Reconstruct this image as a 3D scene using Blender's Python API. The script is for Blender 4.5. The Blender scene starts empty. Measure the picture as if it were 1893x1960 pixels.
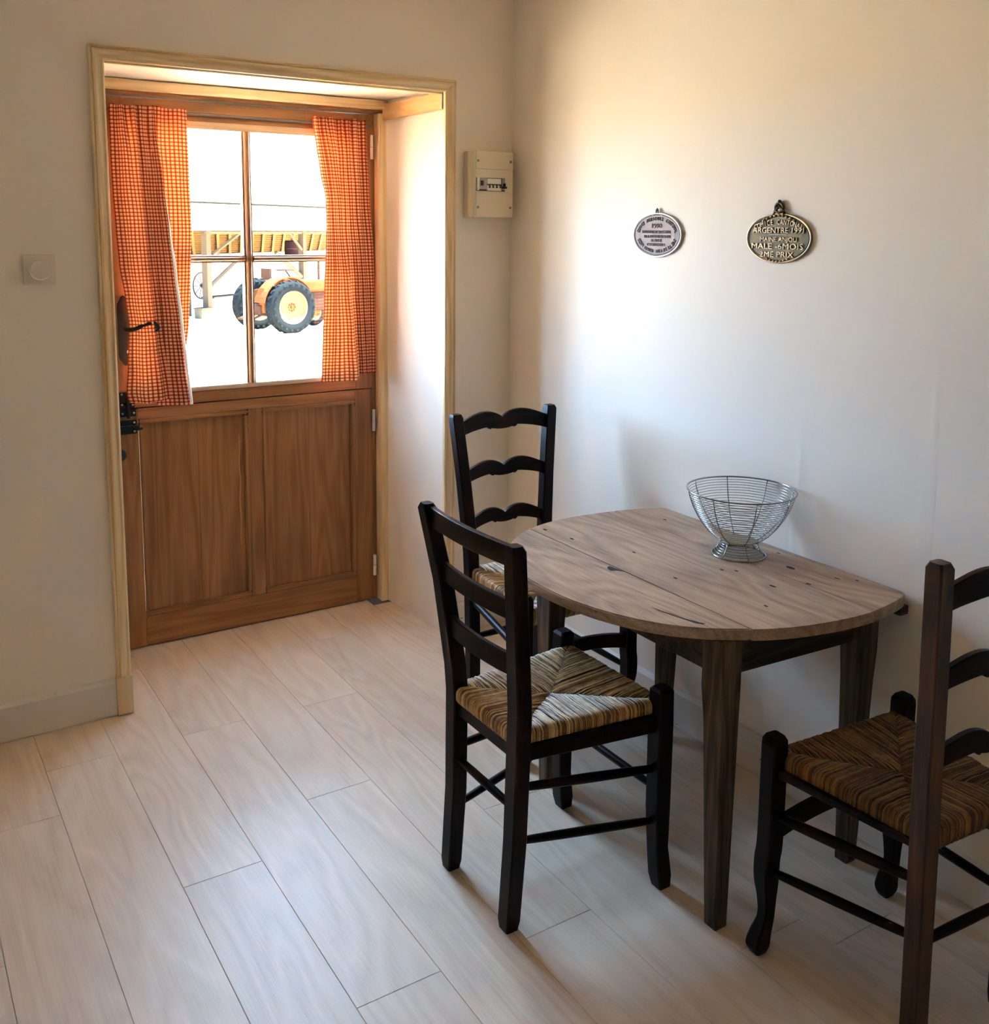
import bpy, bmesh, math, random
from mathutils import Vector, Matrix, noise

random.seed(7)
S = bpy.context.scene
COL = S.collection
PI = math.pi

# ------------------------------------------------------------------ camera
F_PX, PY, YAW, PITCH, ROLL = 1902.34, 709.58, 32.6006, -8.1654, 0.5555
CAM = Vector((-2.024, -3.0641, 1.5))
ya, pa, ra = map(math.radians, (YAW, PITCH, ROLL))
fwd = Vector((math.sin(ya) * math.cos(pa), math.cos(ya) * math.cos(pa), math.sin(pa)))
rgt = Vector((math.cos(ya), -math.sin(ya), 0))
upv = rgt.cross(fwd)
r2 = rgt * math.cos(ra) + upv * math.sin(ra)
u2 = -rgt * math.sin(ra) + upv * math.cos(ra)
cam_data = bpy.data.cameras.new('camera')
cam = bpy.data.objects.new('camera', cam_data)
COL.objects.link(cam)
M = Matrix.Identity(4)
for i in range(3):
    M[i][0] = r2[i]; M[i][1] = u2[i]; M[i][2] = -fwd[i]; M[i][3] = CAM[i]
cam.matrix_world = M
cam_data.sensor_fit = 'HORIZONTAL'
cam_data.sensor_width = 36.0
cam_data.lens = 36.0 * F_PX / 1893.0
cam_data.shift_y = -(980.0 - PY) / 1893.0
cam_data.clip_start = 0.02
cam_data.clip_end = 300
S.camera = cam

# ------------------------------------------------------------------ world, sun, exposure
world = bpy.data.worlds.new('sky')
S.world = world
world.use_nodes = True
wn = world.node_tree
wn.nodes.clear()
wo = wn.nodes.new('ShaderNodeOutputWorld')
bg = wn.nodes.new('ShaderNodeBackground')
bg.inputs['Color'].default_value = (0.37, 0.62, 1.0, 1)
bg.inputs['Strength'].default_value = 34.0
wn.links.new(bg.outputs[0], wo.inputs[0])

sun_d = bpy.data.lights.new('sun', 'SUN')
sun_d.energy = 540
sun_d.angle = math.radians(0.6)
sun_d.color = (1.0, 0.79, 0.49)
sun = bpy.data.objects.new('sun', sun_d)
COL.objects.link(sun)
sd = Vector((-0.38, 0.10, -0.92)).normalized()      # direction the sunlight travels: high, along the house front, so none falls through the door glass
sun.rotation_euler = sd.to_track_quat('-Z', 'Y').to_euler()

# the portal only guides the sampling of the sky through the door glass; it gives off nothing
def portal(name, loc, direction, sx, sy):
    d = bpy.data.lights.new(name, 'AREA')
    d.shape = 'RECTANGLE'; d.size = sx; d.size_y = sy
    d.cycles.is_portal = True
    o = bpy.data.objects.new(name, d); COL.objects.link(o)
    o.location = loc
    o.rotation_euler = Vector(direction).to_track_quat('-Z', 'Y').to_euler()
portal('door_glass_portal', (-0.83, 0.52, 1.38), (0, -1, 0), 0.86, 0.96)

S.view_settings.view_transform = 'Standard'
S.view_settings.look = 'None'
S.view_settings.exposure = 1.12
S.view_settings.gamma = 1.0
S.view_settings.use_curve_mapping = False
S.cycles.use_denoising = True
try:
    S.cycles.denoiser = 'OPENIMAGEDENOISE'
except Exception:
    pass
S.cycles.max_bounces = 8
S.cycles.diffuse_bounces = 7
S.cycles.transparent_max_bounces = 12
S.cycles.sample_clamp_indirect = 12
S.cycles.use_adaptive_sampling = True
S.cycles.adaptive_threshold = 0.02
S.cycles.adaptive_min_samples = 24
S.cycles.caustics_reflective = False
S.cycles.caustics_refractive = False

# ------------------------------------------------------------------ helpers
def link(o, parent=None):
    COL.objects.link(o)
    if parent is not None:
        o.parent = parent
    return o

def obj(name, bm, mat, parent=None, smooth=False, angle=None, recalc=True):
    if recalc:
        bmesh.ops.recalc_face_normals(bm, faces=bm.faces)
    me = bpy.data.meshes.new(name)
    bm.to_mesh(me); bm.free()
    if mat is not None:
        for m_ in (mat if isinstance(mat, (list, tuple)) else [mat]):
            me.materials.append(m_)
    if smooth:
        for p in me.polygons:
            p.use_smooth = True
        if angle:
            me.set_sharp_from_angle(angle=math.radians(angle))
    return link(bpy.data.objects.new(name, me), parent)

def thing(name, label, cat, loc=(0, 0, 0), rotz=0.0, group=None):
    o = bpy.data.objects.new(name, None)
    o.empty_display_size = 0.05
    COL.objects.link(o)
    o.location = loc; o.rotation_euler = (0, 0, rotz)
    o['label'] = label; o['category'] = cat
    if group: o['group'] = group
    return o

def struct_empty(name, loc=(0, 0, 0)):
    o = bpy.data.objects.new(name, None)
    o.empty_display_size = 0.05
    COL.objects.link(o); o.location = loc
    o['kind'] = 'structure'
    return o

def struct(o, label=None, cat=None):
    o['kind'] = 'structure'
    if label: o['label'] = label
    if cat: o['category'] = cat
    return o

def add_box(bm, x0, x1, y0, y1, z0, z1, bev=0.0, mi=0):
    n0 = len(bm.faces)
    vs = [bm.verts.new((x, y, z)) for x in (x0, x1) for y in (y0, y1) for z in (z0, z1)]
    fs = []
    for q in ((0, 1, 3, 2), (4, 6, 7, 5), (0, 4, 5, 1), (2, 3, 7, 6), (0, 2, 6, 4), (1, 5, 7, 3)):
        fs.append(bm.faces.new([vs[i] for i in q]))
    if bev:
        es = list({e for f in fs for e in f.edges})
        bmesh.ops.bevel(bm, geom=es, offset=bev, segments=1, affect='EDGES', profile=0.5)
    return vs

def box(name, x0, x1, y0, y1, z0, z1, mat, parent=None, bev=0.0):
    bm = bmesh.new()
    add_box(bm, x0, x1, y0, y1, z0, z1)
    if bev:
        bmesh.ops.recalc_face_normals(bm, faces=bm.faces)
        bmesh.ops.bevel(bm, geom=list(bm.edges), offset=bev, segments=2, affect='EDGES', profile=0.6)
    return obj(name, bm, mat, parent)

def hexa(name, corners, mat, parent=None, bev=0.0):
    """8 corners: bottom 4 (ccw) then top 4."""
    bm = bmesh.new()
    v = [bm.verts.new(c) for c in corners]
    for q in ((0, 3, 2, 1), (4, 5, 6, 7), (0, 1, 5, 4), (1, 2, 6, 5), (2, 3, 7, 6), (3, 0, 4, 7)):
        bm.faces.new([v[i] for i in q])
    if bev:
        bmesh.ops.recalc_face_normals(bm, faces=bm.faces)
        bmesh.ops.bevel(bm, geom=list(bm.edges), offset=bev, segments=1, affect='EDGES')
    return obj(name, bm, mat, parent)

def frame_axes(t):
    t = t.normalized()
    a = Vector((0, 0, 1)) if abs(t.z) < 0.9 else Vector((1, 0, 0))
    s = t.cross(a).normalized()
    return s, s.cross(t).normalized()

def add_tube(bm, pts, rad, n=8, closed=False, cap=True):
    pts = [Vector(p) for p in pts]
    m = len(pts)
    if not isinstance(rad, (list, tuple)): rad = [rad] * m
    rings = []
    prev = None
    for i, p in enumerate(pts):
        if closed: t = pts[(i + 1) % m] - pts[i - 1]
        else: t = pts[min(i + 1, m - 1)] - pts[max(i - 1, 0)]
        t.normalize()
        if prev is None:
            s, u = frame_axes(t)
        else:
            s = prev - t * prev.dot(t)
            if s.length < 1e-6: s, u = frame_axes(t)
            s.normalize(); u = s.cross(t).normalized()
        prev = s
        rings.append([bm.verts.new(p + (s * math.cos(2 * PI * k / n) + u * math.sin(2 * PI * k / n)) * rad[i]) for k in range(n)])
    for i in range(m if closed else m - 1):
        a, b = rings[i], rings[(i + 1) % m]
        for k in range(n):
            bm.faces.new((a[k], a[(k + 1) % n], b[(k + 1) % n], b[k]))
    if cap and not closed:
        bm.faces.new(rings[0]); bm.faces.new(rings[-1][::-1])

def add_ringtube(bm, cx, cy, cz, R, r, n=32, k=6, axis='z'):
    pts = []
    for i in range(n):
        a = 2 * PI * i / n
        if axis == 'z': pts.append((cx + R * math.cos(a), cy + R * math.sin(a), cz))
        elif axis == 'y': pts.append((cx + R * math.cos(a), cy, cz + R * math.sin(a)))
        else: pts.append((cx, cy + R * math.cos(a), cz + R * math.sin(a)))
    # explicit torus so that closed frame has no twist
    C = Vector((cx, cy, cz))
    ax = {'z': Vector((0, 0, 1)), 'y': Vector((0, 1, 0)), 'x': Vector((1, 0, 0))}[axis]
    rings = []
    for p in pts:
        p = Vector(p); d = (p - C).normalized()
        rings.append([bm.verts.new(p + (d * math.cos(2 * PI * j / k) + ax * math.sin(2 * PI * j / k)) * r) for j in range(k)])
    for i in range(n):
        a, b = rings[i], rings[(i + 1) % n]
        for j in range(k):
            bm.faces.new((a[j], a[(j + 1) % k], b[(j + 1) % k], b[j]))

def add_disc(bm, c, R, depth, axis, n=32, bev=0.0):
    """solid cylinder from c along axis vector by depth, optional chamfer at the far end"""
    c = Vector(c); ax = Vector(axis).normalized()
    s, u = frame_axes(ax)
    prof = [(R, 0), (R, depth - bev), (R - bev, depth)] if bev else [(R, 0), (R, depth)]
    rings = [[bm.verts.new(c + ax * h + (s * math.cos(2 * PI * k / n) + u * math.sin(2 * PI * k / n)) * rr) for k in range(n)] for rr, h in prof]
    for a, b in zip(rings, rings[1:]):
        for k in range(n):
            bm.faces.new((a[k], a[(k + 1) % n], b[(k + 1) % n], b[k]))
    bm.faces.new(rings[0]); bm.faces.new(rings[-1])

def add_prism(bm, pts, d0, d1, axis='y', bev=0.0):
    """pts 2D outline; axis = extrusion axis. y: pts=(x,z); x: pts=(y,z); z: pts=(x,y)"""
    def P(p, d):
        return {'y': (p[0], d, p[1]), 'x': (d, p[0], p[1]), 'z': (p[0], p[1], d)}[axis]
    a = [bm.verts.new(P(p, d0)) for p in pts]
    b = [bm.verts.new(P(p, d1)) for p in pts]
    fa = bm.faces.new(a); fb = bm.faces.new(b[::-1])
    n = len(pts)
    for i in range(n):
        bm.faces.new((a[i], b[i], b[(i + 1) % n], a[(i + 1) % n]))
    return fa, fb

def add_post(bm, path, smooth=False):
    """path: list of (x, y, z, half_x, half_y, chamfer): horizontal chamfered sections joined into a limb"""
    if smooth:
        P = [path[0]] + list(path) + [path[-1]]
        q = []
        for i in range(1, len(P) - 2):
            p0, p1, p2, p3 = P[i - 1], P[i], P[i + 1], P[i + 2]
            for t in (0, .25, .5, .75):
                q.append(tuple(0.5 * (2 * b + (c - a) * t + (2 * a - 5 * b + 4 * c - d) * t * t + (3 * b - a - 3 * c + d) * t ** 3) for a, b, c, d in zip(p0, p1, p2, p3)))
        path = q + [path[-1]]
    rings = []
    for (x, y, z, a, b, c) in path:
        o = [(a, -b + c), (a, b - c), (a - c, b), (-a + c, b), (-a, b - c), (-a, -b + c), (-a + c, -b), (a - c, -b)]
        rings.append([bm.verts.new((x + p, y + q, z)) for p, q in o])
    for r0, r1 in zip(rings, rings[1:]):
        for k in range(8):
            bm.faces.new((r0[k], r0[(k + 1) % 8], r1[(k + 1) % 8], r1[k]))
    bm.faces.new(rings[0][::-1]); bm.faces.new(rings[-1])

# ------------------------------------------------------------------ materials
def srgb(r, g, b):
    f = lambda v: (v / 255 / 12.92) if v <= 10 else (((v / 255) + 0.055) / 1.055) ** 2.4
    return (f(r), f(g), f(b), 1)

class NT:
    def __init__(self, name):
        self.m = bpy.data.materials.new(name); self.m.use_nodes = True
        self.t = self.m.node_tree; self.t.nodes.clear()
        self.out = self.t.nodes.new('ShaderNodeOutputMaterial')
        self.p = self.n('ShaderNodeBsdfPrincipled')
        self.l(self.p.outputs[0], self.out.inputs[0])
    def n(self, typ, **kw):
        nd = self.t.nodes.new(typ)
        for k, v in kw.items():
            if k.startswith('i_'):
                nd.inputs[k[2:]].default_value = v
            else: setattr(nd, k, v)
        return nd
    def l(self, a, b): self.t.links.new(a, b)
    def math(self, op, a, b=None, c=None):
        nd = self.n('ShaderNodeMath', operation=op)
        for i, v in enumerate((a, b, c)):
            if v is None: continue
            if hasattr(v, 'links'): self.l(v, nd.inputs[i])
            else: nd.inputs[i].default_value = v
        return nd.outputs[0]
    def mix(self, fac, a, b, mode='MIX'):
        nd = self.n('ShaderNodeMix', data_type='RGBA', blend_type=mode)
        for sock, v in ((nd.inputs[0], fac), (nd.inputs[6], a), (nd.inputs[7], b)):
            if hasattr(v, 'links'): self.l(v, sock)
            else: sock.default_value = v
        return nd.outputs[2]
    def noise(self, vec, scale, detail=3, rough=0.5, dist=0.0):
        nd = self.n('ShaderNodeTexNoise')
        nd.inputs['Scale'].default_value = scale; nd.inputs['Detail'].default_value = detail
        nd.inputs['Roughness'].default_value = rough; nd.inputs['Distortion'].default_value = dist
        if vec is not None: self.l(vec, nd.inputs['Vector'])
        return nd.outputs['Fac']
    def ramp(self, fac, stops):
        nd = self.n('ShaderNodeValToRGB'); self.l(fac, nd.inputs[0])
        el = nd.color_ramp.elements
        while len(el) > 1: el.remove(el[-1])
        el[0].position, el[0].color = stops[0]
        for p, c in stops[1:]:
            e = el.new(p); e.color = c
        return nd.outputs[0]
    def mapping(self, vec, scale=(1, 1, 1), loc=(0, 0, 0)):
        nd = self.n('ShaderNodeMapping'); nd.inputs['Scale'].default_value = scale
        nd.inputs['Location'].default_value = loc
        self.l(vec, nd.inputs['Vector']); return nd.outputs[0]
    def obj_coord(self, rnd=True):
        tc = self.n('ShaderNodeTexCoord').outputs['Object']
        if not rnd: return tc
        oi = self.n('ShaderNodeObjectInfo').outputs['Random']
        c = self.n('ShaderNodeCombineXYZ')
        self.l(self.math('MULTIPLY', oi, 37.3), c.inputs[0]); self.l(self.math('MULTIPLY', oi, 91.7), c.inputs[1]); self.l(self.math('MULTIPLY', oi, 13.1), c.inputs[2])
        v = self.n('ShaderNodeVectorMath', operation='ADD')
        self.l(tc, v.inputs[0]); self.l(c.outputs[0], v.inputs[1])
        return v.outputs[0]
    def bump(self, h, strength, dist=0.01, prev=None):
        nd = self.n('ShaderNodeBump'); nd.inputs['Strength'].default_value = strength; nd.inputs['Distance'].default_value = dist
        self.l(h, nd.inputs['Height'])
        if prev is not None: self.l(prev, nd.inputs['Normal'])
        return nd.outputs[0]
    def set(self, **kw):
        for k, v in kw.items():
            s = self.p.inputs[k.replace('_', ' ')]
            if hasattr(v, 'links'): self.l(v, s)
            else: s.default_value = v
        return self

def scale3(axis, across, along):
    return {'x': (along, across, across), 'y': (across, along, across), 'z': (across, across, along)}[axis]

def wood(name, dark, mid, light, axis='z', rough=0.5, ring=9.0, across=7, along=0.7, contrast=0.5, bump=0.25, fibre=0.35,
         rnd_tint=0.0, spec=0.5, patch=None, patch_fac=0.0, bdist=0.002, big_fac=0.6):
    k = NT(name)
    v = k.obj_coord()
    n1 = k.noise(k.mapping(v, scale3(axis, across, along)), 1.0, 2, 0.5, 0.25)
    r = k.math('FRACT', k.math('MULTIPLY', n1, ring))
    r = k.math('ABSOLUTE', k.math('SUBTRACT', k.math('MULTIPLY', r, 2), 1))
    fib = k.noise(k.mapping(v, scale3(axis, 260, 6)), 1.0, 4, 0.65)
    big = k.noise(k.mapping(v, scale3(axis, 5, 1.6)), 1.0, 3, 0.55)
    f = k.math('ADD', k.math('MULTIPLY', r, contrast * 0.5), k.math('MULTIPLY', fib, fibre))
    f = k.math('ADD', f, k.math('MULTIPLY', big, big_fac))
    mean = contrast * 0.25 + fibre * 0.5 + big_fac * 0.5
    c = k.ramp(f, [(mean - 0.30, dark), (mean - 0.03, mid), (min(1, mean + 0.26), light)])
    if patch:
        pn = k.noise(k.mapping(v, scale3(axis, 9, 3.5)), 1.0, 3, 0.6)
        c = k.mix(k.math('MULTIPLY', k.ramp(pn, [(0.48, (0, 0, 0, 1)), (0.66, (1, 1, 1, 1))]), patch_fac), c, patch)
    if rnd_tint:
        oi = k.n('ShaderNodeObjectInfo').outputs['Random']
        hs = k.n('ShaderNodeHueSaturation'); k.l(c, hs.inputs['Color'])
        k.l(k.math('ADD', k.math('MULTIPLY', oi, rnd_tint * 2), 1 - rnd_tint), hs.inputs['Value'])
        c = hs.outputs[0]
    k.set(Base_Color=c, Roughness=rough, Normal=k.bump(f, bump, bdist))
    k.p.inputs['Specular IOR Level'].default_value = spec
    return k.m

def plain(name, col, rough=0.5, metal=0.0, bump=0.0, bscale=300, spec=0.5, var=0.0, vscale=8):
    k = NT(name)
    tc = k.obj_coord(False)
    if var:
        c = k.mix(k.noise(tc, vscale, 4, 0.6), tuple(x * (1 - var) for x in col[:3]) + (1,), tuple(min(1, x * (1 + var)) for x in col[:3]) + (1,))
        k.set(Base_Color=c)
    else:
        k.set(Base_Color=col)
    k.set(Roughness=rough, Metallic=metal)
    k.p.inputs['Specular IOR Level'].default_value = spec
    if bump: k.set(Normal=k.bump(k.noise(tc, bscale, 3), bump, 0.001))
    return k.m

def plaster(name, col, streak='y'):
    k = NT(name)
    tc = k.obj_coord(False)
    broad = k.noise(tc, 2.2, 3, 0.5)
    c = k.mix(broad, tuple(x * 0.965 for x in col[:3]) + (1,), col)
    fine = k.noise(tc, 260, 4, 0.6)
    roller = k.noise(tc, 45, 3, 0.6)
    runs = k.noise(k.mapping(tc, (14, 14, 0.9)), 1.0, 2, 0.45)
    h = k.math('ADD', k.math('MULTIPLY', fine, 0.25), k.math('MULTIPLY', roller, 0.5))
    b = k.bump(h, 0.22, 0.0018)
    rr = k.ramp(runs, [(0.60, (0, 0, 0, 1)), (0.72, (1, 1, 1, 1))])
    b = k.bump(rr, 0.36, 0.002, b)
    k.set(Base_Color=c, Roughness=0.62, Normal=b)
    k.p.inputs['Specular IOR Level'].default_value = 0.3
    return k.m

WALL = plaster('wall_paint', (0.88, 0.795, 0.685, 1))
SKIRT = plain('skirting_paint', (0.76, 0.70, 0.63, 1), 0.45, bump=0.2, bscale=200, var=0.05, vscale=20)
def scuffed():
    k = NT('scuffed_skirting_paint')
    tc = k.obj_coord(False)
    n = k.noise(k.mapping(tc, (16, 16, 45)), 1.0, 3, 0.6)
    c = k.mix(k.ramp(n, [(0.66, (0, 0, 0, 1)), (0.70, (1, 1, 1, 1))]), (0.76, 0.70, 0.63, 1), (0.22, 0.15, 0.10, 1))
    k.set(Base_Color=c, Roughness=0.45)
    return k.m
SKIRT = scuffed()
CEIL = plaster('ceiling_paint', (0.86, 0.79, 0.68, 1))
FLOOR = wood('oak_laminate', (0.53, 0.40, 0.285, 1), (0.68, 0.54, 0.405, 1), (0.78, 0.655, 0.52, 1), 'y', 0.45, 11, 5.0, 0.9, 0.34, 0.10, 0.50, 0.03, 0.5, big_fac=0.35)
PINE = wood('pine_casing_wood', (0.60, 0.39, 0.17, 1), (0.80, 0.60, 0.35, 1), (0.88, 0.72, 0.48, 1), 'z', 0.42, 7, 16, 0.8, 0.6, 0.1, 0.3)
PINEX = wood('pine_casing_wood_lying', (0.60, 0.39, 0.17, 1), (0.80, 0.60, 0.35, 1), (0.88, 0.72, 0.48, 1), 'x', 0.42, 7, 16, 0.8, 0.6, 0.1, 0.3)
PINEY = wood('pine_board_wood', (0.42, 0.22, 0.08, 1), (0.60, 0.36, 0.155, 1), (0.70, 0.47, 0.24, 1), 'y', 0.5, 7, 10, 0.9, 0.6, 0.1, 0.3)
OAK = wood('oak_door_wood', (0.155, 0.062, 0.018, 1), (0.255, 0.115, 0.038, 1), (0.37, 0.185, 0.072, 1), 'z', 0.42, 8, 9, 0.7, 0.45, 0.18, 0.5)
OAKX = wood('oak_rail_wood', (0.155, 0.062, 0.018, 1), (0.255, 0.115, 0.038, 1), (0.37, 0.185, 0.072, 1), 'x', 0.42, 8, 9, 0.7, 0.45, 0.18, 0.5)
CHAIR = wood('dark_stained_wood', (0.0060, 0.0018, 0.0014, 1), (0.0115, 0.0036, 0.0024, 1), (0.020, 0.0070, 0.0042, 1), 'z', 0.42, 6, 12, 1.0, 0.4, 0.15, 0.5, spec=0.12)
CHAIRX = wood('dark_stained_slat_wood', (0.0065, 0.0022, 0.0018, 1), (0.0145, 0.0055, 0.0035, 1), (0.030, 0.012, 0.007, 1), 'x', 0.42, 6, 12, 1.0, 0.5, 0.15, 0.5, spec=0.12)
CHAIRW = wood('lit_brown_wood', (0.012, 0.0035, 0.002, 1), (0.034, 0.011, 0.005, 1), (0.085, 0.032, 0.013, 1), 'z', 0.45, 6, 12, 1.0, 0.4, 0.15, 0.5, spec=0.4)  # browner copy of CHAIR: light on the near post put into the colour
TABLE = wood('weathered_table_wood', (0.10, 0.056, 0.031, 1), (0.345, 0.235, 0.155, 1), (0.50, 0.37, 0.26, 1), 'y', 0.5, 17, 4.5, 0.8, 0.36, 0.5, 0.85, 0.05,
             patch=(0.15, 0.085, 0.052, 1), patch_fac=0.40, big_fac=0.45)
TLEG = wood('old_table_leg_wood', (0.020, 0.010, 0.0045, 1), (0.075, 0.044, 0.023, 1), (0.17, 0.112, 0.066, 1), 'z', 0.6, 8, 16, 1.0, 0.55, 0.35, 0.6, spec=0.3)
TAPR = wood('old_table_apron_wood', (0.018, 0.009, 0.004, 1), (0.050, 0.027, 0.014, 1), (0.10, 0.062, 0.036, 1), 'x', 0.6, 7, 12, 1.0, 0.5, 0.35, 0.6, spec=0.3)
IRON = plain('black_iron', (0.012, 0.010, 0.010, 1), 0.5, 0.3, 0.3, 120)
STEEL = plain('bare_steel', (0.62, 0.60, 0.57, 1), 0.3, 1.0)
CHROME = plain('chrome_wire', (0.34, 0.31, 0.30, 1), 0.22, 1.0)
HINGE = plain('pale_hinge_metal', (0.75, 0.72, 0.70, 1), 0.35, 0.4)
PLASTIC = plain('ivory_plastic', (0.72, 0.62, 0.45, 1), 0.38)
PLASTICW = plain('white_switch_plastic', (0.76, 0.69, 0.60, 1), 0.35)
BLACK = plain('black_plastic', (0.015, 0.013, 0.014, 1), 0.4)
GREYP = plain('grey_switch_face', (0.42, 0.37, 0.31, 1), 0.5)
BREAKW = plain('white_breaker_face', (0.80, 0.74, 0.64, 1), 0.5)
GREEN = plain('dark_green_enamel', (0.012, 0.035, 0.018, 1), 0.4)
SILVER = plain('tarnished_silver', (0.41, 0.36, 0.36, 1), 0.6, 0.0, 0.25, 250, spec=0.1, var=0.25, vscale=22)
SILVERL = plain('dark_relief_silver', (0.035, 0.020, 0.016, 1), 0.55, 0.1)
SILVERE = plain('bright_rim_silver', (0.72, 0.66, 0.58, 1), 0.3, 0.9)
BRONZE = plain('green_patina_bronze', (0.062, 0.056, 0.015, 1), 0.5, 0.35, 0.5, 180, var=0.45, vscale=30)
BRONZEL = plain('polished_relief_bronze', (0.50, 0.38, 0.24, 1), 0.35, 0.9)
BRONZED = plain('dark_bronze', (0.045, 0.028, 0.012, 1), 0.4, 0.7)
ROD = plain('grey_rod_metal', (0.16, 0.13, 0.12, 1), 0.4, 0.5)

def rush_mat(name, dark, mid, light, rough=0.42):
    k = NT(name)
    geo = k.n('ShaderNodeNewGeometry').outputs['Random Per Island']
    tc = k.obj_coord(False)
    n = k.noise(tc, 55, 3, 0.6)
    big = k.noise(tc, 9, 2, 0.5)
    f = k.math('ADD', k.math('ADD', k.math('MULTIPLY', geo, 0.42), 0.12), k.math('ADD', k.math('MULTIPLY', n, 0.45), k.math('MULTIPLY', big, 0.35)))
    c = k.ramp(f, [(0.30, dark), (0.62, mid), (0.95, light)])
    k.set(Base_Color=c, Roughness=rough, Normal=k.bump(k.noise(tc, 700, 2), 0.3, 0.0006))
    k.p.inputs['Specular IOR Level'].default_value = 0.35
    return k.m
RUSH = rush_mat('woven_rush', (0.050, 0.017, 0.004, 1), (0.24, 0.112, 0.032, 1), (0.68, 0.46, 0.22, 1))
RUSHD = rush_mat('shaded_woven_rush', (0.020, 0.006, 0.0015, 1), (0.080, 0.030, 0.006, 1), (0.24, 0.11, 0.028, 1), 0.5)  # darker copy of RUSH: shade on the near seat put into the colour
RUSHB = plain('rush_padding', (0.030, 0.013, 0.006, 1), 0.8)

def glass_mat():
    k = NT('window_glass')
    k.t.nodes.remove(k.p)
    tr = k.n('ShaderNodeBsdfTransparent'); tr.inputs[0].default_value = (0.97, 0.98, 0.97, 1)
    gl = k.n('ShaderNodeBsdfGlossy'); gl.inputs['Roughness'].default_value = 0.02
    fr = k.n('ShaderNodeFresnel'); fr.inputs['IOR'].default_value = 1.45
    mx = k.n('ShaderNodeMixShader')
    k.l(k.math('MULTIPLY', fr.outputs[0], 0.6), mx.inputs[0]); k.l(tr.outputs[0], mx.inputs[1]); k.l(gl.outputs[0], mx.inputs[2])
    k.l(mx.outputs[0], k.out.inputs[0])
    return k.m
GLASS = glass_mat()

def gingham():
    k = NT('gingham_cotton')
    uv = k.n('ShaderNodeTexCoord').outputs['UV']
    sep = k.n('ShaderNodeSeparateXYZ'); k.l(uv, sep.inputs[0])
    def stripe(s):
        f = k.math('FRACT', k.math('MULTIPLY', s, 1 / 0.0125))
        return k.math('MULTIPLY', k.math('LESS_THAN', f, 0.40), 1.0)
    a = stripe(sep.outputs[0]); b = stripe(sep.outputs[1])
    sm = k.math('ADD', a, b)
    c = k.ramp(k.math('MULTIPLY', sm, 0.5), [(0.0, (0.66, 0.38, 0.27, 1)), (0.5, (0.34, 0.050, 0.012, 1)), (1.0, (0.16, 0.012, 0.003, 1))])
    k.t.nodes[-1]
    k.set(Base_Color=c, Roughness=0.85)
    k.p.inputs['Specular IOR Level'].default_value = 0.1
    tl = k.n('ShaderNodeBsdfTranslucent')
    tc = k.ramp(k.math('MULTIPLY', sm, 0.5), [(0.0, (0.95, 0.47, 0.16, 1)), (0.5, (0.62, 0.09, 0.010, 1)), (1.0, (0.28, 0.02, 0.003, 1))])
    k.l(tc, tl.inputs[0])
    mx = k.n('ShaderNodeMixShader'); mx.inputs[0].default_value = 0.042
    k.l(k.p.outputs[0], mx.inputs[1]); k.l(tl.outputs[0], mx.inputs[2])
    k.l(mx.outputs[0], k.out.inputs[0])
    return k.m
GINGHAM = gingham()
HEM = plain('white_curtain_lining', (0.85, 0.80, 0.74, 1), 0.9)

# ------------------------------------------------------------------ room shell
RX0, RY0, RH = -3.05, -4.2, 2.45          # room extents: x from RX0 to 0, y from RY0 to 0
def wall_with_hole(name, P, us, vs, hole, depth, mat):
    """P(u, v, d): grid wall with one rectangular hole (cell [1][1]); faces front (d=0), back (d=depth) and the hole's sides"""
    bm = bmesh.new()
    f = {}
    for d in (0, 1):
        for i in range(4):
            for j in range(len(vs)):
                u = us[i]; v = vs[j]
                if d and i in (1, 2): u = hole[0] if i == 1 else hole[1]
                f[(i, j, d)] = bm.verts.new(P(u, v, d * depth))
    nj = len(vs) - 1
    hj = 0 if len(vs) == 3 else 1
    for i in range(3):
        for j in range(nj):
            if i == 1 and j == hj: continue
            for d in (0, 1):
                q = [f[(i, j, d)], f[(i + 1, j, d)], f[(i + 1, j + 1, d)], f[(i, j + 1, d)]]
                bm.faces.new(q if d == 0 else q[::-1])
    j = hj
    bm.faces.new((f[(1, j, 0)], f[(1, j + 1, 0)], f[(1, j + 1, 1)], f[(1, j, 1)]))
    bm.faces.new((f[(2, j, 0)], f[(2, j, 1)], f[(2, j + 1, 1)], f[(2, j + 1, 0)]))
    bm.faces.new((f[(1, j + 1, 0)], f[(2, j + 1, 0)], f[(2, j + 1, 1)], f[(1, j + 1, 1)]))
    if hj: bm.faces.new((f[(1, j, 0)], f[(1, j, 1)], f[(2, j, 1)], f[(2, j, 0)]))
    for jj in range(nj):
        bm.faces.new((f[(0, jj, 0)], f[(0, jj, 1)], f[(0, jj + 1, 1)], f[(0, jj + 1, 0)]))
        bm.faces.new((f[(3, jj, 0)], f[(3, jj + 1, 0)], f[(3, jj + 1, 1)], f[(3, jj, 1)]))
    for i in range(3):
        bm.faces.new((f[(i, nj, 0)], f[(i, nj, 1)], f[(i + 1, nj, 1)], f[(i + 1, nj, 0)]))
        if not (hj == 0 and i == 1):
            bm.faces.new((f[(i, 0, 0)], f[(i + 1, 0, 0)], f[(i + 1, 0, 1)], f[(i, 0, 1)]))
    return struct(obj(name, bm, mat))

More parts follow.
